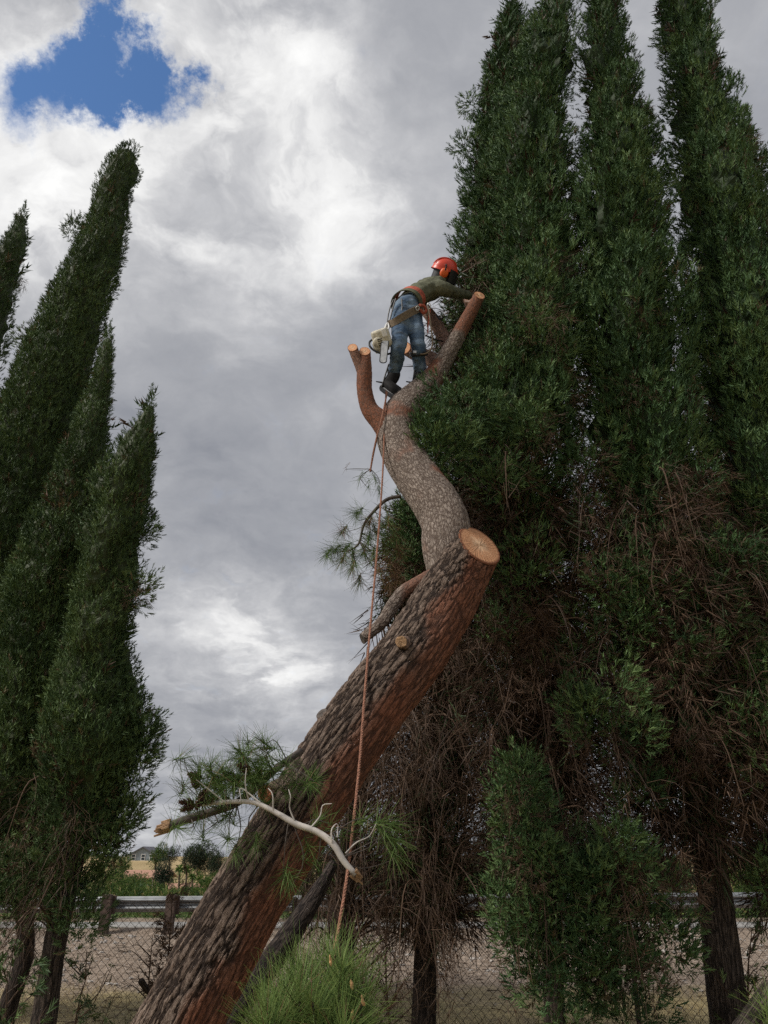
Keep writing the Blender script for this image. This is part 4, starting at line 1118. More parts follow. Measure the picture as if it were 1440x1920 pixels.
def build_pine():
    main = [(335, 1925, 4.90, 158), (400, 1800, 4.97, 152), (462, 1690, 5.04, 146), (520, 1595, 5.12, 142), (580, 1500, 5.22, 140), (637, 1410, 5.34, 138), (702, 1318, 5.50, 134), (770, 1232, 5.68, 128), (822, 1150, 5.86, 122), (862, 1082, 5.93, 108), (899, 1022, 5.96, 92)]
    pts, rad = px_path(main)
    d = norm(pts[0] - pts[1]); t = (pts[0][2] + .25) / -d[2]
    foot = pts[0] + d * t
    base = np.array([foot[0], foot[1], zg(foot[0], foot[1])])
    root = empty('pine_tree', base, 'large leaning pine with thick furrowed bark, its limbs sawn off', 'pine tree')
    pts = [foot, (foot + pts[0]) / 2] + pts; rad = [rad[0] * 1.35, rad[0] * 1.12] + rad
    side = imgdir(0.80, -0.55, 0.12)
    pa = np.array(pts)
    def redf(v, cy):
        # nearest centreline point
        k = np.argmin(((v[:, None] - catmull(pa, 120)[None]) ** 2).sum(-1), 1)
        o = norm(v - catmull(pa, 120)[k])
        s = o @ side + 0.75 * fbm(v * np.array([3, 3, 3.0]), 4, 5) + 0.20 * np.clip((v[:, 2] - 2.2) / 2, -1, 1)
        return sst(-0.22, 0.26, s) * (.75 + .25 * fbm(v * 9, 3, 8))
    en = 0.80
    o, ring, rows = make_trunk('trunk', pts, rad, M['bark_low'], root, 150, 430, seed=2, lumpy=.06, end_normal=en, redf=redf)
    ring_cap('cut_face', ring, o, 1.0)
    # upper stem
    up = [(850, 1095, 6.06, 84), (838, 1030, 6.12, 92), (836, 985, 6.18, 92), (818, 945, 6.26, 90), (785, 898, 6.38, 84), (755, 850, 6.5, 78), (742, 805, 6.6, 74), (758, 770, 6.7, 70), (788, 738, 6.78, 56), (815, 705, 6.82, 42), (842, 660, 6.82, 32), (872, 606, 6.80, 27), (899, 554, 6.76, 22)]
    pts, rad = px_path(up)
    def redu(v, cy): return sst(.18, .6, fbm(v * np.array([4, 4, 4.0]), 4, 15) + .35 * sst(5.6, 6.6, v[:, 2]))
    st, ring, _ = make_trunk('upper_stem', pts, rad, M['bark_up'], root, 80, 320, seed=4, lumpy=.06, end_normal=.95, redf=redu)
    ring_cap('cut_face', ring, st, 2.0)
    # left fork with its two sawn ends
    lf = [(738, 828, 6.55, 46), (716, 792, 6.56, 42), (694, 768, 6.56, 34), (684, 735, 6.54, 30), (683, 700, 6.52, 29), (684, 659, 6.50, 22)]
    pts, rad = px_path(lf)
    fk, ring, _ = make_trunk('limb', pts, rad, M['bark_up'], root, 64, 190, seed=5, lumpy=.12, end_normal=1.0, redf=lambda v, c: np.full(len(v), 1.0))
    ring_cap('cut_face', ring, fk, 3.0)
    pts, rad = px_path([(684, 712, 6.52, 20), (674, 685, 6.5, 19), (661, 652, 6.47, 19)])
    f2, ring, _ = make_trunk('limb', pts, rad, M['bark_up'], root, 40, 70, seed=6, lumpy=.10, end_normal=1.0, redf=lambda v, c: np.full(len(v), .75))
    ring_cap('cut_face', ring, f2, 4.0)
    # limbs behind the climber
    for rw, sd, en in (([(848, 672, 6.95, 26), (836, 640, 7.05, 25), (816, 605, 7.15, 24), (790, 572, 7.22, 22)], 7, imgdir(-.5, .5, .3)),
                       ([(828, 690, 6.9, 30), (806, 672, 7.0, 28), (780, 664, 7.08, 26), (758, 652, 7.1, 24)], 8, imgdir(-.6, .3, .5))):
        pts, rad = px_path(rw)
        l, ring, _ = make_trunk('limb', pts, rad, M['bark_up'], root, 36, 90, seed=sd, lumpy=.08, end_normal=en, redf=lambda v, c: np.full(len(v), .6))
        ring_cap('cut_face', ring, l, 5.0 + sd)
    # crooked stub on the left of the trunk
    pts, rad = px_path([(812, 1078, 5.95, 26), (783, 1094, 5.9, 26), (755, 1112, 5.86, 26), (735, 1138, 5.83, 25), (718, 1165, 5.8, 23), (695, 1186, 5.78, 21), (680, 1198, 5.77, 20)])
    s, ring, _ = make_trunk('limb', pts, rad, M['bark_up'], root, 40, 130, seed=9, lumpy=.14, end_normal=imgdir(-.8, -.3, .4), redf=lambda v, c: sst(.55, .75, (v[:, 0] - P(700, 1150, 5.85)[0]) / .35) * .8)
    ring_cap('cut_face', ring, s, 6.0, M['grey_wood'])
    # small sawn knots
    for (x, y, Y, w, dx, uy, tz, sd, mt) in ((752, 1203, 5.30, 22, -.15, .25, .9, 11, M['torn']), (603, 1338, 5.32, 24, -.55, .75, .3, 12, M['grey_wood']), (497, 1488, 5.02, 30, -.3, .2, .8, 13, M['red_cut'])):
        e = P(x, y, Y); dd = imgdir(dx, uy, tz); r = w * mpp(x, y, Y) / 2
        L = .12 if sd != 13 else .14
        k, ring, _ = make_trunk('knot', [e - dd * (L + .06), e - dd * L * .5, e], [r * 1.5, r * 1.1, r], M['bark_up'], root, 28, 26, seed=sd, lumpy=.12, end_normal=dd, redf=lambda v, c: np.full(len(v), .4))
        ring_cap('cut_face', ring, k, 7.0 + sd, mt)
    return root
m_, g_ = new_mat('red_heart_cut')
tc_ = g_.n('ShaderNodeTexCoord').outputs['Object']
finish(g_, g_.mix(g_.rng(g_.noise(tc_, 40, 5, .6), .35, .65), (0.16, 0.05, 0.028), (0.34, 0.12, 0.06)), .8, .2)
M['red_cut'] = m_
pine = build_pine()

# ------------------------------------------------------------------ pine needles
def tuft(g, p, d, rng, n=46, L=.13, w=.0032, cone=0.9, dead=0.0, back=.10, droop=.35, bright=0.0):
    d = norm(d)
    t = rng.uniform(0, 1, n)
    st = p - d * back * t[:, None]
    dirs = norm(d * rng.uniform(.25, 1.2, (n, 1)) + rng.normal(size=(n, 3)) * cone * .75)
    tint = np.stack([np.clip(rng.uniform(.15, .85, n) + bright, 0, 1), np.full(n, 0.0) + (rng.uniform(size=n) < dead), np.zeros(n)], -1)
    strands(g, st, dirs, L * rng.uniform(.7, 1.15, n), rng, droop, w, 2, .06, tint)

def bough(parent, wood_rows, tufts, seed, mat, wname='wood', nname='needles', subs=0, rng=None):
    rng = np.random.default_rng(seed)
    pts, rad = px_path(wood_rows); g = Geo()
    rows = catmull(np.hstack([np.array(pts), np.array(rad)[:, None]]), 40)
    add_tube(g, rows[:, :3], rows[:, 3], 9, None)
    gn = Geo(); gt = Geo()
    for (x, y, Y, n, L, dead, dx, dy) in tufts:
        p = P(x, y, Y); k = np.argmin(((rows[:, :3] - p) ** 2).sum(1)); s = rows[max(k - 3, 0), :3]
        mid = (s + p) / 2 + rng.normal(size=3) * .03
        add_tube(gt, [s, mid, p], [min(.004, rows[k, 3]), .003, .0018], 5, 7)
        tuft(gn, p, norm(p - s) * .4 + CAMX * dx + CAMU * dy, rng, n, L, .0034, .95, dead)
    o = g.build(wname, mat, parent, smooth=True)
    if tufts: gn.build(nname, M['needle'], parent); gt.build('shoots', M['grey_wood'], parent)
    return o

def build_boughs():
    rng = np.random.default_rng(31)
    # drooping live bough on the left of the upper stem
    T = []
    for (x, y, dead) in [(625, 1035, 0), (612, 1042, 0), (645, 1030, 0), (668, 965, 0), (640, 1000, .5), (662, 1045, .1), (682, 1040, .1), (690, 1015, 0), (700, 1045, .3), (715, 1075, .7), (674, 1095, .4), (722, 1030, .4), (735, 1060, .9), (745, 1090, .9), (730, 1100, .9), (750, 1040, .8), (690, 985, .6), (705, 1000, .1), (745, 1010, .4), (640, 1055, .2), (660, 1070, .3), (725, 985, .5)]:
        T.append((x, y, 6.55 + rng.uniform(-.15, .15), 84, .16, dead, rng.uniform(-.5, .2), -.7))
    b = empty('hanging_bough', P(745, 932, 6.5), 'drooping green and brown needled bough hanging left of the upper pine stem', 'branch')
    bough(b, [(752, 930, 6.5, 7), (725, 937, 6.52, 7), (700, 960, 6.55, 6), (682, 985, 6.55, 5), (672, 1020, 6.55, 4), (650, 1035, 6.55, 3)], T, 32, M['grey_wood'])
    b = empty('hanging_bough', P(700, 830, 6.5), 'bare wiry twig with sparse needles below the left fork', 'branch')
    bough(b, [(708, 815, 6.5, 4), (700, 850, 6.5, 4), (694, 885, 6.5, 3)], [(674, 900, 6.5, 22, .11, 0, -.1, -.8), (705, 905, 6.5, 26, .12, 0, .1, -.8), (712, 925, 6.5, 24, .12, 0, .1, -.8), (648, 880, 6.5, 8, .06, 1, -.1, -.8), (690, 915, 6.5, 20, .11, .2, -.1, -.8)], 33, M['grey_wood'])
    # broken limb resting against the trunk, dark, with a torn end
    T = []
    for i in range(46):
        x = rng.uniform(335, 500); y = 1480 + (x - 335) * -.25 + rng.normal() * 34
        T.append((x, y, 4.72 + rng.uniform(-.22, .22), 46, .14, .06, rng.uniform(-.4, .4), rng.uniform(-.4, .6)))
    for (x, y) in [(510, 1440), (525, 1425), (500, 1425), (530, 1450), (590, 1465), (555, 1470), (415, 1440), (425, 1452), (540, 1480), (380, 1560), (430, 1570), (415, 1540), (440, 1600)]:
        T.append((x, y, 4.72 + rng.uniform(-.15, .1), 44, .13, .03, rng.uniform(-.3, .3), rng.uniform(0, .8)))
    b = empty('broken_branch', P(560, 1412, 4.85), 'dark broken pine limb with a torn end and green needles leaning on the trunk', 'branch')
    bough(b, [(565, 1408, 5.0, 13), (520, 1440, 4.9, 13), (470, 1485, 4.8, 15), (440, 1508, 4.76, 14), (400, 1522, 4.74, 15), (350, 1537, 4.72, 16), (312, 1552, 4.7, 17)], T, 34, M['grey_wood'])
    g = Geo(); e = P(306, 1553, 4.7); dd = imgdir(-1, -.25, .2)
    for i in range(30):
        o = (CAMU * rng.normal() + CAMZ * rng.normal()) * .014
        add_tube(g, [e + o - dd * .04, e + o * 1.2 + dd * rng.uniform(.0, .05)], [.011, .005], 5)
    g.build('torn_end', M['torn'], b)
    for (x, y, sx, sy) in [(365, 1455, -.8, .4), (366, 1467, -.2, .9), (458, 1440, -.9, .5), (350, 1505, -1, .2), (352, 1514, -.8, -.3), (380, 1492, .4, .5), (388, 1500, .7, .1), (374, 1503, -.2, -.6)]:
        g = Geo(); p = P(x, y, 4.62); ax = imgdir(sx, sy, .3); Rm = rand_frames(ax[None], rng)[0]
        for k in range(9):                               # a cone of overlapping scales
            t = k / 8.0; r = .020 * math.sin(math.pi * (.15 + .8 * t))
            for j in range(7):
                a = j * .898 + k * .6
                o = Rm @ np.array([math.cos(a) * r, math.sin(a) * r, (t - .5) * .075])
                nrm = Rm @ np.array([math.cos(a), math.sin(a), .5])
                sd = norm(np.cross(nrm, ax)) * .008
                g.add([p + o - sd, p + o + sd, p + o + nrm * .010 + ax * .004, p + o * .5], [(0, 1, 2), (0, 2, 3), (1, 3, 2)])
        add_ball(g, p, (.012, .012, .034), Rm, 1)
        g.build('cone', M['cone'], b)
    # peeled white branch hanging in front of the trunk
    b = empty('broken_branch', P(470, 1502, 4.6), 'pale peeled branch curving across the front of the trunk', 'branch')
    T = [(620, 1545, 4.55, 20, .12, .1, .2, .6), (735, 1545, 4.6, 50, .17, 0, .5, -.3), (725, 1565, 4.6, 50, .17, 0, .2, -.7), (745, 1580, 4.6, 50, .17, 0, .4, -.6), (690, 1535, 4.6, 36, .15, .1, .5, .2), (745, 1610, 4.62, 44, .16, 0, .3, -.8), (610, 1530, 4.6, 36, .13, 0, .2, .3), (660, 1560, 4.6, 26, .12, 0, .2, .1), (580, 1600, 4.62, 30, .13, 0, .1, -.3), (530, 1655, 4.62, 40, .13, 0, -.2, -.5), (545, 1665, 4.62, 30, .12, 0, .1, -.6), (480, 1590, 4.62, 40, .13, 0, 0, -.6), (595, 1620, 4.62, 24, .12, 0, .3, .3)]
    bough(b, [(352, 1512, 4.66, 5), (400, 1506, 4.64, 8), (445, 1503, 4.62, 8), (480, 1506, 4.6, 9), (520, 1525, 4.57, 10), (555, 1545, 4.55, 12), (595, 1560, 4.54, 12), (625, 1583, 4.53, 13), (645, 1615, 4.52, 12), (667, 1640, 4.52, 11)], T, 35, M['white_wood'])
    g = Geo(); e = P(667, 1640, 4.52); dd = imgdir(.7, -.7, .1)
    for i in range(7):
        o = rng.normal(size=3) * .012
        add_tube(g, [e + o - dd * .02, e + o + dd * rng.uniform(.01, .035)], [.012, .003], 5)
    g.build('torn_end', M['torn'], b)
    g = Geo()
    for rw in ([(553, 1541), (543, 1515), (545, 1495), (541, 1480)], [(512, 1520), (511, 1490), (503, 1478)], [(488, 1505), (452, 1478), (452, 1500)], [(622, 1580), (622, 1555), (633, 1545), (632, 1570)], [(466, 1500), (460, 1470), (462, 1440)], [(420, 1503), (385, 1475), (368, 1462)], [(648, 1600), (668, 1580), (692, 1568), (705, 1545)], [(580, 1555), (600, 1530), (605, 1510), (622, 1507)]):
        q = [P(x, y, 4.52 + rng.uniform(-.03, .03)) for x, y in rw]
        add_tube(g, q, np.linspace(.0048, .002, len(q)), 6, 12)
    g.build('twigs', M['white_wood'], b)
    # red-brown sprig tuft on the trunk face
    b = empty('pine_sprig', P(592, 1462, 4.95), 'green starry needle sprig lying on the trunk above the peeled branch', 'branch')
    bough(b, [(560, 1490, 4.95, 4), (580, 1470, 4.93, 4), (592, 1460, 4.9, 3)], [(592, 1458, 4.9, 60, .13, 0, .1, .2), (586, 1470, 4.9, 30, .12, 0, .1, -.2)], 36, M['grey_wood'])
build_boughs()

def young_pine(cx, Y, rows, label, seed, L=.17, n=70):
    rng = np.random.default_rng(seed)
    base = P(cx, 1990, Y); z = zg(base[0], Y); base = np.array([base[0], Y, z])
    root = empty('young_pine', base, label, 'young pine')
    g = Geo(); gn = Geo()
    for (x, y) in rows:
        tip = P(x, y, Y + rng.uniform(-.28, .28))
        s = base + rng.normal(size=3) * .03; s[2] = z
        mid = (s * .4 + tip * .6) + rng.normal(size=3) * .04; mid[2] -= .05
        row = catmull(np.array([s, mid, tip]), 10)
        add_tube(g, row, np.linspace(.012, .005, 10), 6)
        for k in (9, 8, 7):
            tuft(gn, row[k], norm(row[k] - row[k - 1]) + np.array([0, 0, .3]), rng, n if k == 9 else n // 2, L, .0034, .75, .05, .12, .25, .26)
    g.build('stem', M['grey_wood'], root); gn.build('needles', M['needle'], root)
    for (x, y) in rows[::5]:
        p = P(x, y + 8, Y - .2); g = Geo()
        d = norm(np.array([rng.normal() * .3, -.3, 1])); Rm = rand_frames(d[None], rng)[0]
        add_ball(g, p, (.006, .006, .017), Rm, 2); add_ball(g, p + d * .012 + rng.normal(size=3) * .004, (.004, .004, .014), Rm, 1); add_ball(g, p + rng.normal(size=3) * .006, (.004, .004, .012), Rm, 1)
        g.build('bud', M['bud'], root)
    return root
rr_ = np.random.default_rng(50)
rows_ = [(620, 1795), (565, 1815), (640, 1812), (592, 1828), (540, 1845), (660, 1840), (612, 1845), (520, 1866), (562, 1862), (640, 1862), (680, 1870), (585, 1880), (500, 1892), (534, 1890), (620, 1892), (660, 1897), (485, 1918), (515, 1918), (560, 1915), (600, 1920), (645, 1925), (688, 1920), (540, 1942), (625, 1945)]
young_pine(590, 3.7, rows_, 'bright green young pine bush with tan buds at the bottom of the picture', 51, .20, 90)
young_pine(1490, 3.9, [(1450, 1900), (1470, 1870), (1440, 1920), (1480, 1910)], 'young pine sprig poking in at the bottom right corner', 52, .19, 40)

# ------------------------------------------------------------------ loose small growth
def bare_sapling(name, pxs, Y, label, cat, seed, mat, top, n=16, spread=.35, tone=None, hair=0, leaf=0):
    rng = np.random.default_rng(seed)
    b = P(pxs[0], pxs[1], Y); z = zg(b[0], Y); b[2] = z
    t = P(pxs[0] + top[0], top[1], Y)
    root = empty(name, b, label, cat); g = Geo(); H = t[2] - z
    main = catmull(np.array([b + [0, 0, -.05], b * .5 + t * .5 + rng.normal(size=3) * .04, t]), 12)
    add_tube(g, main, np.linspace(.012, .003, 12), 6, None, (.4, 1, 0))
    st = []; dr = []
    for i in range(n):
        k = rng.integers(2, 11); a = rng.uniform(0, 6.283); L = rng.uniform(.4, 1) * spread * H
        o = np.array([math.cos(a), math.sin(a), 0])
        row = catmull(np.array([main[k], main[k] + o * L * .5 + [0, 0, L * .4], main[k] + o * L * .8 + [0, 0, L * rng.uniform(.3, 1.2)]]), 7)
        add_tube(g, row, np.linspace(.006, .002, 7), 5, None, (rng.uniform(), 1, 0))
        for j in range(7):
            st.append(row[rng.integers(2, 7)]); dr.append(o + rng.normal(size=3) * .7 + [0, 0, .3])
    st = np.array(st); dr = np.array(dr)
    strands(g, st, dr, rng.uniform(.05, .22, len(st)), rng, .2, .004, 3, .25)
    g.build('stem', mat, root)
    if leaf:
        g = Geo(); w = rng.integers(0, len(st), leaf)
        stamp(g, SPRAYS[2], st[w] + rng.normal(size=(leaf, 3)) * .03, dr[w] + rng.normal(size=(leaf, 3)) * .4, .10 * rng.uniform(.6, 1.3, leaf), rng, np.stack([rng.uniform(size=leaf), np.full(leaf, tone or 0.0), np.zeros(leaf)], -1))
        g.build('foliage', M['cypress'], root)
bare_sapling('dry_weed', (318, 1800), 9.2, 'rusty brown dry weed in front of the second guardrail post', 'weed', 71, M['twig'], (6, 1668), 26, .22, 1.0, leaf=170)
bare_sapling('sapling', (300, 1850), 8.2, 'thin leafless sapling beside the base of the pine', 'sapling', 72, M['twig'], (-14, 1755), 12, .4)
bare_sapling('sapling', (742, 1860), 7.5, 'black bare sapling left of the dark cypress trunk', 'sapling', 73, M['twig'], (-16, 1690), 26, .5)
bare_sapling('sapling', (690, 1870), 7.8, 'black bare brushwood between the pine and the dark cypress trunk', 'sapling', 74, M['twig'], (-10, 1720), 30, .6)
bare_sapling('sapling', (150, 1880), 7.6, 'small dark leafy sapling right of the grey cypress trunk', 'sapling', 75, M['twig'], (22, 1800), 10, .5, .1, leaf=60)
bare_sapling('sapling', (1400, 1880), 7.0, 'small leafy sapling right of the thick cypress trunk', 'sapling', 76, M['twig'], (10, 1740), 12, .4, .1, leaf=60)
bare_sapling('weed', (20, 1900), 6.6, 'green leafy weed at the left edge below the cypresses', 'weed', 77, M['twig'], (-6, 1820), 12, .6, .0, leaf=160)

def stick(name, rows, label, mat, seed, cat='stick', nseg=18):
    pts, rad = px_path(rows)
    b = np.array(pts[0])
    root = empty(name, b, label, cat)
    o, ring, _ = make_trunk('wood', pts, rad, mat, root, nseg, 50, .1, seed, .10)
stick('leaning_stick', [(296, 1880, 7.6, 9), (280, 1862, 7.5, 10), (264, 1838, 7.4, 11)], 'short dark stick leaning beside the pine base', M['bark_dark'], 41)
stick('dead_tree', [(400, 1960, 5.9, 50), (446, 1885, 6.05, 48), (524, 1780, 6.25, 44), (585, 1690, 6.5, 32), (625, 1620, 6.8, 18)], 'dark slender trunk leaning parallel behind the pine', M['bark_dark'], 42, 'dead tree', 40)
stick('leaning_log', [(1375, 1960, 5.8, 40), (1405, 1915, 5.8, 38), (1450, 1850, 5.8, 34)], 'grey log leaning in the bottom right corner', M['bark_cyp'], 43, 'log', 40)

# ------------------------------------------------------------------ the climber
def remeshed(name, balls, voxel, mat, parent, smooth=6, wrinkle=None, seed=0):
    """union of ellipsoid chains as one continuous skin"""
    g = Geo()
    for b in balls: add_ball(g, b[0], b[1], b[2] if len(b) > 2 else None, 2)
    v = np.concatenate(g.v); t = np.concatenate(g.t)
    me = bpy.data.meshes.new('tmp'); me.from_pydata(v.tolist(), [], t.tolist())
    o = bpy.data.objects.new('tmp', me); COL.objects.link(o)
    md = o.modifiers.new('r', 'REMESH'); md.mode = 'VOXEL'; md.voxel_size = voxel
    ms = o.modifiers.new('s', 'SMOOTH'); ms.iterations = smooth; ms.factor = .5
    dg = bpy.context.evaluated_depsgraph_get(); dg.update()
    m2 = bpy.data.meshes.new_from_object(o.evaluated_get(dg))
    nv = len(m2.vertices); co = np.empty(nv * 3, np.float32); m2.vertices.foreach_get('co', co); co = co.reshape(-1, 3).astype(float)
    no = np.empty(nv * 3, np.float32); m2.vertices.foreach_get('normal', no); no = no.reshape(-1, 3)
    if wrinkle is not None: co = co + no * wrinkle(co)[:, None]
    polys = [tuple(p.vertices) for p in m2.polygons]
    bpy.data.objects.remove(o); bpy.data.meshes.remove(me); bpy.data.meshes.remove(m2)
    q = np.array([p for p in polys if len(p) == 4]).reshape(-1, 4); tr = np.array([p for p in polys if len(p) == 3], np.int64).reshape(-1, 3)
    g = Geo(); g.add(co, tr, q)
    return g.build(name, mat, parent, smooth=True)

def chain(p, r, n=10, squash=None, R=None):
    p = np.asarray(p, float); r = np.asarray(r, float)
    rows = catmull(np.hstack([p, r.reshape(len(p), -1)]), n * (len(p) - 1))
    out = []
    for a in rows:
        rad = a[3:] if len(a) == 6 else np.repeat(a[3], 3)
        out.append((a[:3], rad, R))
    return out

def build_person():
    YM = 6.78
    def Q(x, y, dy=0.0): return P(x, y, YM + dy)
    hipL, kneeL, ankL = Q(752, 594, -.02), Q(748, 648, -.16), Q(738, 705, .04)
    hipR, kneeR, ankR = Q(774, 594, .06), Q(784, 648, -.06), Q(788, 704, .12)
    pel, waist = Q(762, 576, .02), Q(771, 562, .08)
    mid, chest = Q(786, 551, .14), Q(806, 542, .22)
    shL, shR = Q(828, 541, .12), Q(824, 534, .50)
    neck, head = Q(826, 527, .27), Q(833, 509, .27)
    elL, wrL, haL = Q(858, 549, .30), Q(882, 555, .46), Q(890, 559, .50)
    elR, wrR, haR = Q(848, 548, .66), Q(872, 562, .62), Q(878, 572, .56)
    root = empty('person', (ankL + ankR) / 2 - np.array([0, 0, .1]), 'climber in orange helmet, olive shirt and jeans bending over atop the sawn pine', 'person')
    tdir = norm(chest - pel); sdir = norm(shR - shL - tdir * ((shR - shL) @ tdir)); fdir = np.cross(tdir, sdir)
    Rt = np.stack([sdir, fdir, tdir], -1)
    def fingers(w, h, toward, spread):
        b = []
        ax = norm(h - w); sp = norm(spread - ax * (spread @ ax)); cu = norm(toward)
        palm = w + ax * .05
        b += chain([w, palm, w + ax * .09], [.026, .034, .032], 6)
        for i, (o, L) in enumerate(((-.030, .060), (-.010, .070), (.011, .066), (.030, .052))):
            a = w + ax * .085 + sp * o
            b += chain([a, a + ax * L * .45 + cu * .012, a + ax * L * .6 + cu * L * .55, a + ax * L * .25 + cu * L * .9], [.0105, .0095, .009, .008], 6)
        a = w + ax * .035 - sp * .028
        b += chain([a, a - sp * .030 + ax * .025 + cu * .01, a - sp * .034 + ax * .045 + cu * .04], [.012, .011, .009], 6)
        return b
    # one continuous body under the clothes
    body = []
    body += chain([pel, waist, mid, chest], [.105, .10, .105, .11], 8)
    body += chain([chest, neck, head], [.09, .055, .075], 8) + [(head, (.078, .095, .11), None)]
    body += [(head + np.array([.085, .03, -.035]), (.016, .014, .02), None), (head + np.array([-.0, -.088, -.01]), (.018, .012, .03), None)]
    for s, e, w in ((shL, elL, wrL), (shR, elR, wrR)): body += chain([chest * .4 + s * .6, s, e, w], [.06, .058, .045, .030], 9)
    for h, k, a in ((hipL, kneeL, ankL), (hipR, kneeR, ankR)): body += chain([pel * .5 + h * .5, h, k, a], [.085, .085, .056, .042], 9)
    body += fingers(wrL, haL, imgdir(.2, -.6, -.6), imgdir(.3, .2, 1)) + fingers(wrR, haR, imgdir(.5, -.2, .8), imgdir(.2, .9, .2))
    remeshed('body', body, .011, M['skin'], root, 3)
    # shirt
    sh = chain([waist - tdir * .06, waist, mid, chest, chest + tdir * .10], [[.165, .115, .10], [.165, .118, .10], [.170, .128, .10], [.185, .135, .10], [.15, .10, .08]], 9, R=Rt)
    sh += chain([chest, neck], [.11, .072], 6)
    for s, e, w in ((shL, elL, wrL), (shR, elR, wrR)): sh += chain([chest * .5 + s * .5, s, e, e * .15 + w * .85], [.105, .088, .064, .050], 10)
    def wr(co):
        q = (co - chest) @ Rt
        return .008 * np.sin(q[:, 2] * 48 + 5 * fbm(q * 7, 2, 3)) * (0.6 + fbm(q * 5, 2, 8)) + .012 * fbm(q * 13, 3, 6)
    remeshed('shirt', sh, .012, M['shirt'], root, 4, wr)
    # jeans
    je = chain([pel - tdir * .02, waist - tdir * .02], [[.165, .122, .10], [.16, .115, .09]], 5, R=Rt)
    je += [(pel * .5 + (hipL + hipR) * .25 - fdir * 0.03, (.17, .13, .12), Rt)]
    for h, k, a in ((hipL, kneeL, ankL), (hipR, kneeR, ankR)):
        je += chain([pel * .35 + h * .65, h, k, k * .45 + a * .55, a + np.array([0, 0, .01])], [.118, .112, .080, .074, .062], 9)
    def wj(co):
        low = np.clip((kneeL[2] + .06 - co[:, 2]) / .4, 0, 1)
        return (.010 + .010 * low) * fbm(co * np.array([9, 9, 22.0]), 3, 12) * 1.6
    remeshed('jeans', je, .012, M['jean'], root, 4, wj)
    # boots
    for a, toe, heel in ((ankL, Q(757, 744, -.14), Q(727, 722, .0)), (ankR, Q(806, 730, -.06), Q(783, 722, .08))):
        bo = chain([a + np.array([0, 0, .05]), a, heel], [.070, .070, .066], 6)
        bo += chain([heel, heel * .4 + toe * .6, toe], [[.064, .064, .060], [.064, .066, .058], [.054, .056, .044]], 9)
        b = remeshed('boot', bo, .010, M['boot'], root, 3)
        g = Geo(); fw = norm(toe - heel); dn = norm(np.array([0, 0, -1.0]) - fw * fw[2] * -1)
        add_tube(g, [heel + dn * .045 - fw * .04, heel + dn * .048 + fw * .05, toe + dn * .040 + fw * .02], [.050, .048, .044], 10, 10)
        g.build('sole', M['black'], b)
        g = Geo()                                  # climbing spur shank and gaff
        add_tube(g, [a + np.array([-.05, -.04, .12]), heel + np.array([-.05, -.04, .0]), heel + dn * .06 + np.array([-.02, 0, 0])], [.009, .009, .009], 8, 12)
        add_tube(g, [heel + np.array([-.055, -.03, .01]), heel + np.array([-.12, -.02, .03])], [.010, .006], 8)
        g.build('climbing_spur', M['black'], b)
    # knee straps of the spurs
    for k, a in ((kneeR, ankR),):
        g = Geo(); c = k * .72 + a * .28; ax = norm(k - a); R = rand_frames(ax[None], np.random.default_rng(1))[0]
        th = np.linspace(0, 2 * math.pi, 25)
        for dz in (-.012, .012):
            add_tube(g, [c + R @ np.array([.088 * math.cos(t), .088 * math.sin(t), dz]) for t in th], .0125, 6, None, None, False)
        g.build('knee_strap', M['black'], root)
        g = Geo(); add_box(g, c + CAMZ * .095 - CAMX * .045, (.035, .018, .03), bevel=.003); g.build('buckle', M['steel'], root)
    # work saddle: wide belt, pads and seat strap
    def band(name, c, ax, rx, ry, w, mat, R=Rt, a0=0, a1=2 * math.pi, tilt=0.0, th=.014, drop=0.0):
        g = Geo(); ts = np.linspace(a0, a1, 40); v = []
        for t in ts:
            base = np.array([rx * math.cos(t), ry * math.sin(t), tilt * math.cos(t) + drop * math.sin(t)])
            for k, (sc, dz) in enumerate(((1, -w / 2), (1 + th / rx, -w / 2), (1 + th / rx, w / 2), (1, w / 2))):
                v.append(c + R @ (base * np.array([sc, sc, 1]) + np.array([0, 0, dz])))
        q = []
        for i in range(len(ts) - 1):
            for k in range(4): q.append([i * 4 + k, i * 4 + (k + 1) % 4, i * 4 + 4 + (k + 1) % 4, i * 4 + 4 + k])
        g.add(v, None, q); return g.build(name, mat, root, smooth=False)
    band('belt_pad', waist - tdir * .035, tdir, .180, .138, .075, M['red_strap'])
    band('belt_pad', waist - tdir * .105, tdir, .186, .144, .055, M['green_pad'])
    # seat strap runs from the left hip low behind to the right front
    sp = [Q(726, 608, -.05), Q(736, 606, -.16), Q(752, 596, -.20), Q(770, 586, -.17), Q(784, 579, -.10), Q(792, 574, .02)]
    rows = catmull(np.array(sp), 24); T_, N_, B_ = frames(rows); g = Geo(); v = []
    for i in range(24):
        up = norm(CAMU - T_[i] * (CAMU @ T_[i])); ot = np.cross(T_[i], up)
        for (a, b) in ((-1, -1), (1, -1), (1, 1), (-1, 1)): v.append(rows[i] + up * a * .038 + ot * b * .007)
    q = [[i * 4 + k, i * 4 + (k + 1) % 4, i * 4 + 4 + (k + 1) % 4, i * 4 + 4 + k] for i in range(23) for k in range(4)] + [[0, 1, 2, 3], [95, 94, 93, 92]]
    g.add(v, None, q); g.build('seat_strap', M['strap'], root)
    g = Geo(); add_tube(g, [Q(787, 572, -.12), Q(795, 574, -.08), Q(799, 582, -.06), Q(794, 587, -.06), Q(788, 580, -.1)], .016, 8, 20); g.build('hip_pad', M['red_strap'], root)
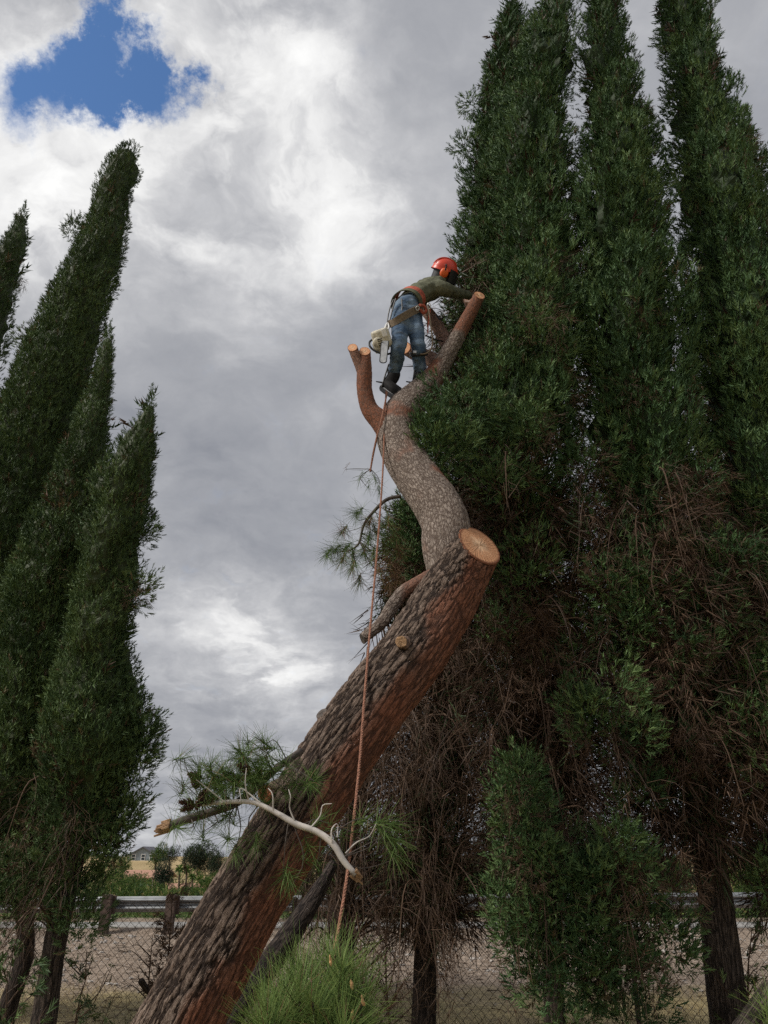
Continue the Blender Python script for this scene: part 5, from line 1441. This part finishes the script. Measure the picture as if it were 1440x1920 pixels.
    for pth in ([(738, 562), (731, 578), (727, 597), (726, 612)], [(742, 560), (736, 580), (731, 600)], [(753, 560), (754, 578), (751, 592)]):
        g = Geo(); add_tube(g, [Q(x, y, -.13) for x, y in pth], .008, 6, 12); g.build('gear_loop', M['black'], root)
    g = Geo(); c = Q(783, 578, -.16)
    add_tube(g, [c + CAMX * .018 * math.cos(t) + CAMU * .022 * math.sin(t) for t in np.linspace(0, 6.283, 18)], .004, 6, None, None, False); g.build('ring', M['steel'], root)
    # helmet with ear defenders and visor
    hd = norm(imgdir(.90, -.34, -.12)); hu = norm(imgdir(.12, .95, .2) - hd * (imgdir(.12, .95, .2) @ hd)); hs = np.cross(hd, hu)   # forward, up, right
    Rh = np.stack([hd, hs, hu], -1); hc = head + hu * .02
    def dome(g, a, b, c, lo, n=28, m=14, off=0.0, seg=(0, 2 * math.pi)):
        v = []; ph = np.linspace(lo, math.pi / 2, m); th = np.linspace(seg[0], seg[1], n)
        for p in ph:
            for t in th:
                rim = .018 * np.clip((lo + .25 - p) / .25, 0, 1) ** 2 * (1.6 if math.cos(t) > .5 else 1)
                lift = .05 * max(0, math.cos(t)) * np.clip(1 - (p - lo) / .6, 0, 1)
                v.append(hc + Rh @ np.array([(a + rim + off) * math.cos(p) * math.cos(t), (b + rim * .5 + off) * math.cos(p) * math.sin(t), (c + off) * math.sin(p) + lift]))
        q = [[i * n + j, i * n + j + 1, i * n + n + j + 1, i * n + n + j] for i in range(m - 1) for j in range(n - 1)]
        g.add(v, None, q)
    g = Geo(); dome(g, .150, .128, .135, -.25); dome(g, .144, .122, .129, -.25)
    he = g.build('helmet', M['orange'], root, smooth=True)
    for s in (-.055, 0, .055):
        g = Geo(); pts = []
        for p in np.linspace(-.75, 1.35, 18): pts.append(hc + Rh @ np.array([-.150 * math.sin(p) if False else .148 * math.sin(-p), s, .134 * math.cos(p) * (1 - abs(s) * 1.2)]))
        add_tube(g, pts, .007, 6, None); g.build('ridge', M['orange'], he)
    for s in (1, -1):
        c = head + Rh @ np.array([-.005, .118 * s, -.030]); g = Geo()
        R2 = Rh
        add_ball(g, c, (.050, .030, .060), R2, 3); m = g.build('ear_muff', M['muff'], he, smooth=True)
        g = Geo(); add_ball(g, c - Rh @ np.array([0, .020 * s, 0]), (.056, .022, .066), R2, 3); g.build('cushion', M['black'], m, smooth=True) if False else g.build('muff_cushion', M['black'], he, smooth=True)
        g = Geo(); add_tube(g, [c + Rh @ np.array([0, .018 * s, .02]), c + Rh @ np.array([-.01, .022 * s, .085]), hc + Rh @ np.array([-.02, .128 * s, .035])], [.010, .009, .009], 8, 10); g.build('muff_arm', M['black'], he)
    g = Geo(); n = 16; v = []
    for k in range(7):
        for j in range(n):
            t = -1.25 + 2.5 * j / (n - 1)
            v.append(hc + Rh @ np.array([.165 * math.cos(t) + .01 * k * .3, .150 * math.sin(t), .015 - .022 * k]))
    q = [[i * n + j, i * n + j + 1, i * n + n + j + 1, i * n + n + j] for i in range(6) for j in range(n - 1)]
    g.add(v, None, q); o = g.build('visor', M['black'], he)
    sm = o.modifiers.new('thick', 'SOLIDIFY'); sm.thickness = .006
    g = Geo(); v = []
    for k in range(5):
        for j in range(14):
            t = math.pi - 1.2 + 2.4 * j / 13
            v.append(head + Rh @ np.array([.122 * math.cos(t), .112 * math.sin(t), .0 - .026 * k]))
    g.add(v, None, [[i * 14 + j, i * 14 + j + 1, i * 14 + 14 + j + 1, i * 14 + 14 + j] for i in range(4) for j in range(13)])
    o = g.build('nape_band', M['black'], he); sm = o.modifiers.new('thick', 'SOLIDIFY'); sm.thickness = .008
    # saddle tail straps hanging at the front
    for pth, m, r in (([(806, 580), (803, 600), (802, 625)], M['red_strap'], .011), ([(800, 578), (802, 596), (801, 612)], M['strap'], .010)):
        g = Geo(); add_tube(g, [Q(x, y, .0) for x, y in pth], [r, r, r * .6], 6, 12); g.build('strap_end', m, root)
    # lanyard loop
    lan = empty('lanyard', Q(804, 575, .02), 'dark lanyard cord looping from the harness front down to the knee', 'lanyard')
    g = Geo(); add_tube(g, [Q(x, y, -.10) for x, y in ((803, 574), (806, 595), (809, 620), (811, 640), (808, 655), (798, 663), (788, 664))], .0075, 8, 40); g.build('cord', M['strap'], lan)
    g = Geo(); add_tube(g, [P(798, 629, 6.75), P(815, 636, 6.85), P(831, 640, 6.95)], .008, 8, 10); g.build('steel_core_line', M['black'], lan)
    g = Geo(); c = Q(804, 574, -.08)
    add_tube(g, [c + CAMX * .018 * math.cos(t) + CAMU * .034 * math.sin(t) for t in np.linspace(0, 6.283, 18)], .005, 6, None, None, False); g.build('carabiner', M['steel'], lan)
    g = Geo(); add_tube(g, [P(818, 590, 7.0), P(826, 600, 6.98), P(832, 594, 6.95)], .010, 8, 14); g.build('rope_tail', M['black'], lan)
    # chainsaw hung at the hip
    c = Q(716, 636, -.18)
    cs = empty('chainsaw', c, 'cream top handle chainsaw hanging upside down from the climber hip', 'chainsaw')
    a = .30
    R = np.stack([imgdir(math.cos(a), math.sin(a), .1), imgdir(0.1, .1, -1), imgdir(-math.sin(a), math.cos(a), .1)], -1)
    R = np.linalg.qr(R)[0]; R = R * np.sign(np.diag(R.T @ np.stack([imgdir(math.cos(a), math.sin(a), .1), imgdir(.1, .1, -1), imgdir(-math.sin(a), math.cos(a), .1)], -1)))
    g = Geo(); add_box(g, c, (.190, .14, .20), R, bevel=.036); add_box(g, c + R @ np.array([-.03, 0, -.06]), (.16, .15, .13), R, bevel=.036); g.build('engine_housing', M['cream'], cs, smooth=True)
    g = Geo(); add_ball(g, c + R @ np.array([-.045, -.065, -.03]), (.055, .025, .058), R, 3); g.build('starter_cover', M['cream'], cs, smooth=True)
    g = Geo(); add_box(g, c + R @ np.array([.045, -.062, .045]), (.05, .03, .085), R, bevel=.010); g.build('side_cover', M['trim'], cs)
    g = Geo()
    for k in range(4): add_box(g, c + R @ np.array([-.02 + 0.0 * k, -.088, -.065 + k * .020]), (.05, .008, .008), R)
    g.build('cooling_slots', M['black'], cs)
    tp = P(722, 640, 6.55); bt = P(718, 680, 6.5); ax = norm(bt - tp); sd = norm(CAMX - ax * (CAMX @ ax)); nz = np.cross(ax, sd)
    Lb = np.linalg.norm(bt - tp); out = []
    for k in range(15):
        t = math.pi * k / 14; out.append((math.cos(t) * .030, Lb - .03 + math.sin(t) * .030))
    out = [(.032, -.02)] + out + [(-.032, -.02)]
    def slab(g, ol, th):
        n = len(ol); v = [tp + sd * x + ax * y + nz * th for x, y in ol] + [tp + sd * x + ax * y - nz * th for x, y in ol]
        ctr = [tp + ax * Lb * .5 + nz * th, tp + ax * Lb * .5 - nz * th]
        t = [(2 * n, i, (i + 1) % n) for i in range(n)] + [(2 * n + 1, n + (i + 1) % n, n + i) for i in range(n)]
        g.add(v + ctr, t, [(i, n + i, n + (i + 1) % n, (i + 1) % n) for i in range(n)])
    g = Geo(); slab(g, out, .004); bar = g.build('guide_bar', M['steel'], cs)
    g = Geo(); add_tube(g, [tp + sd * x * 1.12 + ax * (y + (.004 if i not in (0, len(out) - 1) else 0)) for i, (x, y) in enumerate(out)], .0055, 5); g.build('chain', M['black'], cs)
    g = Geo(); add_tube(g, [Q(x, y, dy) for x, y, dy in ((704, 634, -.16), (694, 640, -.18), (693, 648, -.2), (700, 656, -.2), (712, 662, -.2), (724, 664, -.18), (733, 662, -.14), (737, 655, -.1))], .011, 8, 40); g.build('front_handle', M['black'], cs)
    g = Geo(); add_tube(g, [Q(726, 620, -.16), Q(729, 614, -.15), Q(727, 606, -.13), Q(723, 612, -.15), Q(722, 622, -.17)], .010, 8, 20); g.build('hang_strap', M['trim'], cs)
build_person()

# ------------------------------------------------------------------ climbing rope
def build_rope():
    rt = empty('climbing_rope', P(625, 1800, 4.3), 'orange climbing rope hanging from the climber down past the trunk', 'rope')
    def rope(rows, n, nm):
        pts = catmull(np.array([P(x, y, Y) for x, y, Y in rows]), n); T_, N_, B_ = frames(pts)
        s = np.concatenate([[0], np.cumsum(np.linalg.norm(np.diff(pts, axis=0), axis=1))])
        g = Geo()
        for k in range(3):                      # three twisted strands
            a = s * 110 + k * 2.094
            add_tube(g, pts + (N_ * np.cos(a)[:, None] + B_ * np.sin(a)[:, None]) * .0042, .0048, 5, None, (.5, 0, 0))
        g.build(nm, M['rope'], rt)
    rope([(724, 733, 6.62), (721, 800, 6.45), (718, 880, 6.28), (712, 970, 6.05), (704, 1070, 5.80), (694, 1180, 5.5), (684, 1300, 5.2), (675, 1420, 4.95), (664, 1530, 4.72), (651, 1640, 4.5), (634, 1745, 4.35), (618, 1830, 4.25), (600, 1960, 4.15)], 900, 'rope_line')
    rope([(726, 736, 6.60), (719, 770, 6.45), (714, 792, 6.40), (704, 830, 6.42), (697, 868, 6.46), (694, 884, 6.46)], 160, 'rope_tail')
build_rope()
